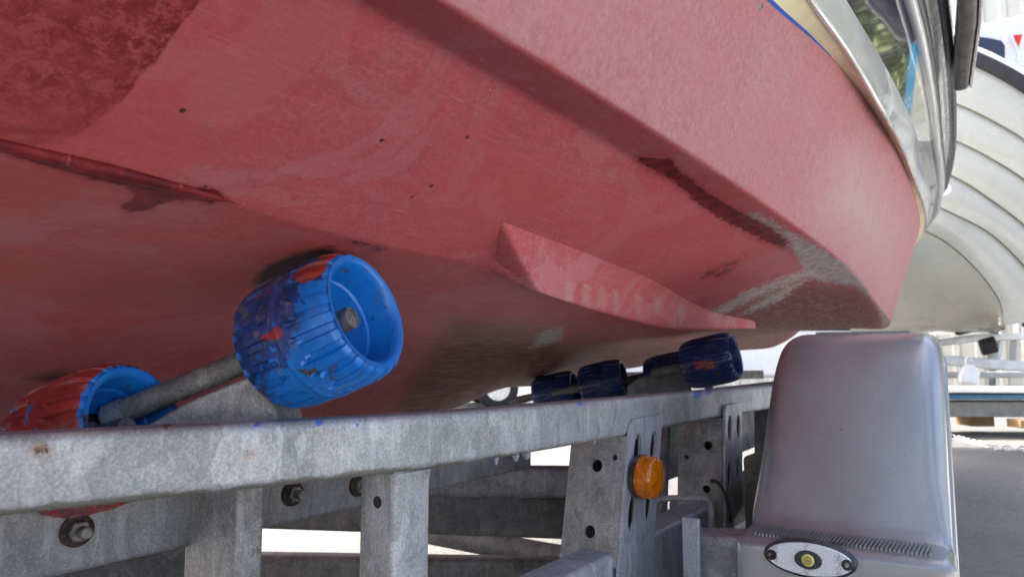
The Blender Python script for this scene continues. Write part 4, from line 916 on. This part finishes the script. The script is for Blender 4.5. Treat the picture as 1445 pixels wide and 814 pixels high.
# white vans behind
def van(name, x0, y0, L, Wd, Ht, hd, label, cat, tri=False, blue=False):
    r_ = empty(name, (x0, y0, 0), hd); tag(r_, label, cat); e = Vector((math.cos(hd), math.sin(hd), 0)); s_ = Vector((-math.sin(hd), math.cos(hd), 0)); o_ = Vector((x0, y0, 0))
    pr_ = [(-L / 2, .45), (-L / 2, Ht * .62), (-L / 2 + .12, Ht * .93), (-L / 2 + .35, Ht), (L / 2 - 1.5, Ht), (L / 2 - 1.2, Ht * .96), (L / 2 - .75, Ht * .62), (L / 2 - .1, Ht * .5), (L / 2, Ht * .42), (L / 2, .45)]
    b = MB(); b.prism([o_ + e * x + Z * z - s_ * Wd / 2 for x, z in pr_], s_ * Wd); b.build('body', M['van'], r_, bevel=.07, seg=4)
    for sg in (-1, 1):
        for x0_, x1_ in ((L / 2 - 1.9, L / 2 - 1.15), (L / 2 - 3.0, L / 2 - 2.0), (-L / 2 + .4, -L / 2 + 1.3)):
            b = MB(); b.prism([o_ + e * x + Z * z + s_ * sg * (Wd / 2 + .004) for x, z in ((x0_, Ht * .64), (x1_ + .1, Ht * .64), (x1_, Ht * .9), (x0_, Ht * .9))], s_ * sg * .01); b.build('window', M['glass'], r_, bevel=.004)
        for xw in (-L / 2 + .9, L / 2 - .9):
            b = MB(); disc_lathe(b, o_ + e * xw + Z * .33 + s_ * sg * (Wd / 2 - .12), s_ * sg, [(0, .2), (0, .3), (.03, .33), (.17, .33), (.2, .3), (.2, .2), (.17, .001)], 32)
            w_ = b.build('wheel', M['tyre'], r_); b = MB(); disc_lathe(b, o_ + e * xw + Z * .33 + s_ * sg * (Wd / 2 + .062), s_ * sg, [(0, .2), (.02, .19), (.025, .001)], 24); b.build('hub_cap', M['chrome'], w_)
    if tri:
        b = MB(); q = W(1436, 58, 1); d = 8.6; b.prism([W(1428, 50, d), W(1442, 50, d), W(1437, 66, d)], Vector((0, .02, 0))); o = b.build('red_marking', M['red_sign'], r_); o['label'] = 'red triangular marking'
    if blue:
        b = MB(); b.prism([o_ + e * x + Z * z - s_ * (Wd / 2 + .004) for x, z in ((-.95, .5), (-.45, .5), (-.45, 1.3), (-.95, 1.3))], s_ * -.006); b.build('blue_panel', M['pale_blue'], r_)
    return r_
cb = empty('cabin_boat', W(1460, 505, 12.2)); cb.location.z = 0; tag(cb, 'white cabin boat with a dark window and red pennant, behind the clinker hull', 'boat')
b = MB(); b.prism([W(*q, 11.6) for q in ((1300, 52), (1340, 42), (1400, 30), (1450, 18), (1560, 10), (1640, 60), (1640, 250), (1300, 250))], Vector((.3, 1.8, 0))); b.build('cabin', M['van'], cb, bevel=.08, seg=4)
b = MB(); b.prism([W(*q, 11.5) for q in ((1352, 46), (1372, 50), (1400, 54), (1414, 57), (1419, 64), (1419, 84), (1400, 74), (1352, 60))], Vector((0, .08, 0))); b.build('window', M['glass'], cb, bevel=.02)
b = MB(); b.prism([W(*q, 11.45) for q in ((1290, 250), (1700, 250), (1650, 420), (1330, 440))], Vector((.3, 2.2, 0))); b.build('hull', M['van'], cb, bevel=.1, seg=3)
b = MB(); b.prism([W(*q, 11.5) for q in ((1429, 50), (1443, 49), (1438, 66))], Vector((0, .01, 0))); b.build('pennant', M['red_sign'], cb)
b = MB(); b.tube([W(1428, 48, 11.5), W(1446, 120, 11.5)], .012, 8, up=Vector((0, 1, 0))); b.build('pennant_staff', M['chrome'], cb)
for x in (1400, 1600):
    b = MB(); b.tube([W(x, 430, 12.3), W(x, 560, 12.3)], .05, 10, up=Vector((0, 1, 0))); b.build('support_prop', M['galv_darkest'], cb)
van('parked_van', .95, 12.4, 4.6, 1.8, 1.95, R(12), 'white van with a pale blue panel seen under the boat', 'van', blue=True)
van('parked_van', 4.9, 13.6, 4.8, 1.8, 2.0, R(-8), 'white van parked between the boat and its mudguard', 'van')
# building
bl = empty('clad_building', (8, 22, 0), R(-24)); tag(bl, 'long cream clad building with vertical ribs behind the boats', 'building')
e = Vector((math.cos(R(-24)), math.sin(R(-24)), 0)); s_ = Vector((-math.sin(R(-24)), math.cos(R(-24)), 0)); o_ = Vector((8, 20, 0))
b = MB(); pts = []
xx = -26
while xx < 30:
    pts += [(xx, 0), (xx + .25, 0), (xx + .30, .05), (xx + .42, .05), (xx + .47, 0)]; xx += .5
b.grid([[o_ + e * x - s_ * y + Z * 0 for x, y in pts], [o_ + e * x - s_ * y + Z * 12 for x, y in pts]])
b.build('wall', M['wall'], bl, angle=20)
b = MB(); b.hexa([o_ + e * -26 + Z * 12, o_ + e * 30 + Z * 12, o_ + e * 30 + s_ * 14 + Z * 12, o_ + e * -26 + s_ * 14 + Z * 12, o_ + e * -26 + Z * 12.2 - s_ * .4, o_ + e * 30 + Z * 12.2 - s_ * .4, o_ + e * 30 + s_ * 14 + Z * 13.5, o_ + e * -26 + s_ * 14 + Z * 13.5]); b.build('roof', M['white'], bl)
# trees along the yard, mirrored in the navy topside
def leafmesh(seed, h_, r_):
    rg = np.random.default_rng(seed); vs = []; fs = []
    for c in range(46):
        th = rg.uniform(0, 2 * math.pi); zz = rg.uniform(.32, 1) * h_; rad = r_ * math.sin(min(1, (1.08 - zz / h_) * 1.7) * 1.4) * rg.uniform(.2, 1)
        cc = np.array([rad * math.cos(th), rad * math.sin(th), zz]); cr = rg.uniform(.5, 1.0)
        for k in range(90):
            p = cc + rg.normal(0, cr * .45, 3); a = rg.normal(0, 1, 3); a /= np.linalg.norm(a); q = rg.normal(0, 1, 3); q -= a * (q @ a); q /= np.linalg.norm(q); sz = rg.uniform(.07, .15)
            i = len(vs); vs += [p - a * sz, p + q * sz * .6, p + a * sz, p - q * sz * .6]; fs.append((i, i + 1, i + 2, i + 3))
    return vs, fs
for i, (x, y, h_, r_) in enumerate(((11.5, 9.6, 7.5, 2.6), (15, 13.2, 9.0, 3.0), (14.5, 8.4, 8.2, 2.8), (19, 14.5, 9.5, 3.2), (11.5, 3.5, 7, 2.5), (5.5, -9, 8, 3), (-3, -12, 9, 3.4))):
    t_ = empty('broadleaf_tree', (x, y, 0)); tag(t_, 'green broadleaf tree at the edge of the yard', 'tree', 'trees round the yard')
    vs, fs = leafmesh(i, h_, r_); b = MB(); b.add([Vector((x, y, 0)) + Vector(v) for v in vs], fs); b.build('crown', M['leaf'], t_, attrs={'z': np.zeros(len(b.v))})
    b = MB(); rows = []
    for k in range(9):
        t = k / 8; rr_ = .22 * (1 - t * .8); cx = .12 * math.sin(t * 4 + i); rows.append([Vector((x + cx + rr_ * math.cos(a), y + rr_ * math.sin(a), t * h_ * .85)) for a in np.linspace(0, 2 * math.pi, 9)[:-1]])
    b.grid(rows, True, True)
    for k in range(5):
        a = k * 1.3 + i; z0 = h_ * (.35 + .08 * k); b.tube([Vector((x, y, z0)), Vector((x + math.cos(a) * r_ * .4, y + math.sin(a) * r_ * .4, z0 + .7)), Vector((x + math.cos(a) * r_ * .8, y + math.sin(a) * r_ * .8, z0 + 1.5))], .06, 6)
    b.build('trunk', M['bark'], t_)

# ---- small fixings on the hull side
def on_top(px_, py_):
    for a_ in np.linspace(.19, .28, 200):
        p = faceA(px_, py_, float(a_)); s_ = p.x * cu + p.y * su; w_, c_ = Vector(fW(s_)), Vector(fC2(s_)); h_ = p.z - H
        t = (h_ - c_.z) / (w_.z - c_.z)
        if a_ >= c_.y + (w_.y - c_.y) * t: return p
    return p
for px_, py_, r_ in ((1073, 10, .0048), (1297, 250, .004), (1262, 255, .003)):
    p = on_top(px_, py_); b = MB(); disc_lathe(b, p, (N - Z * .4).normalized(), [(-.002, r_), (.0008, r_), (.0014, r_ * .7), (.0010, r_ * .3), (.001, .0002)], 20); b.build('screw', M['steel'], boat)
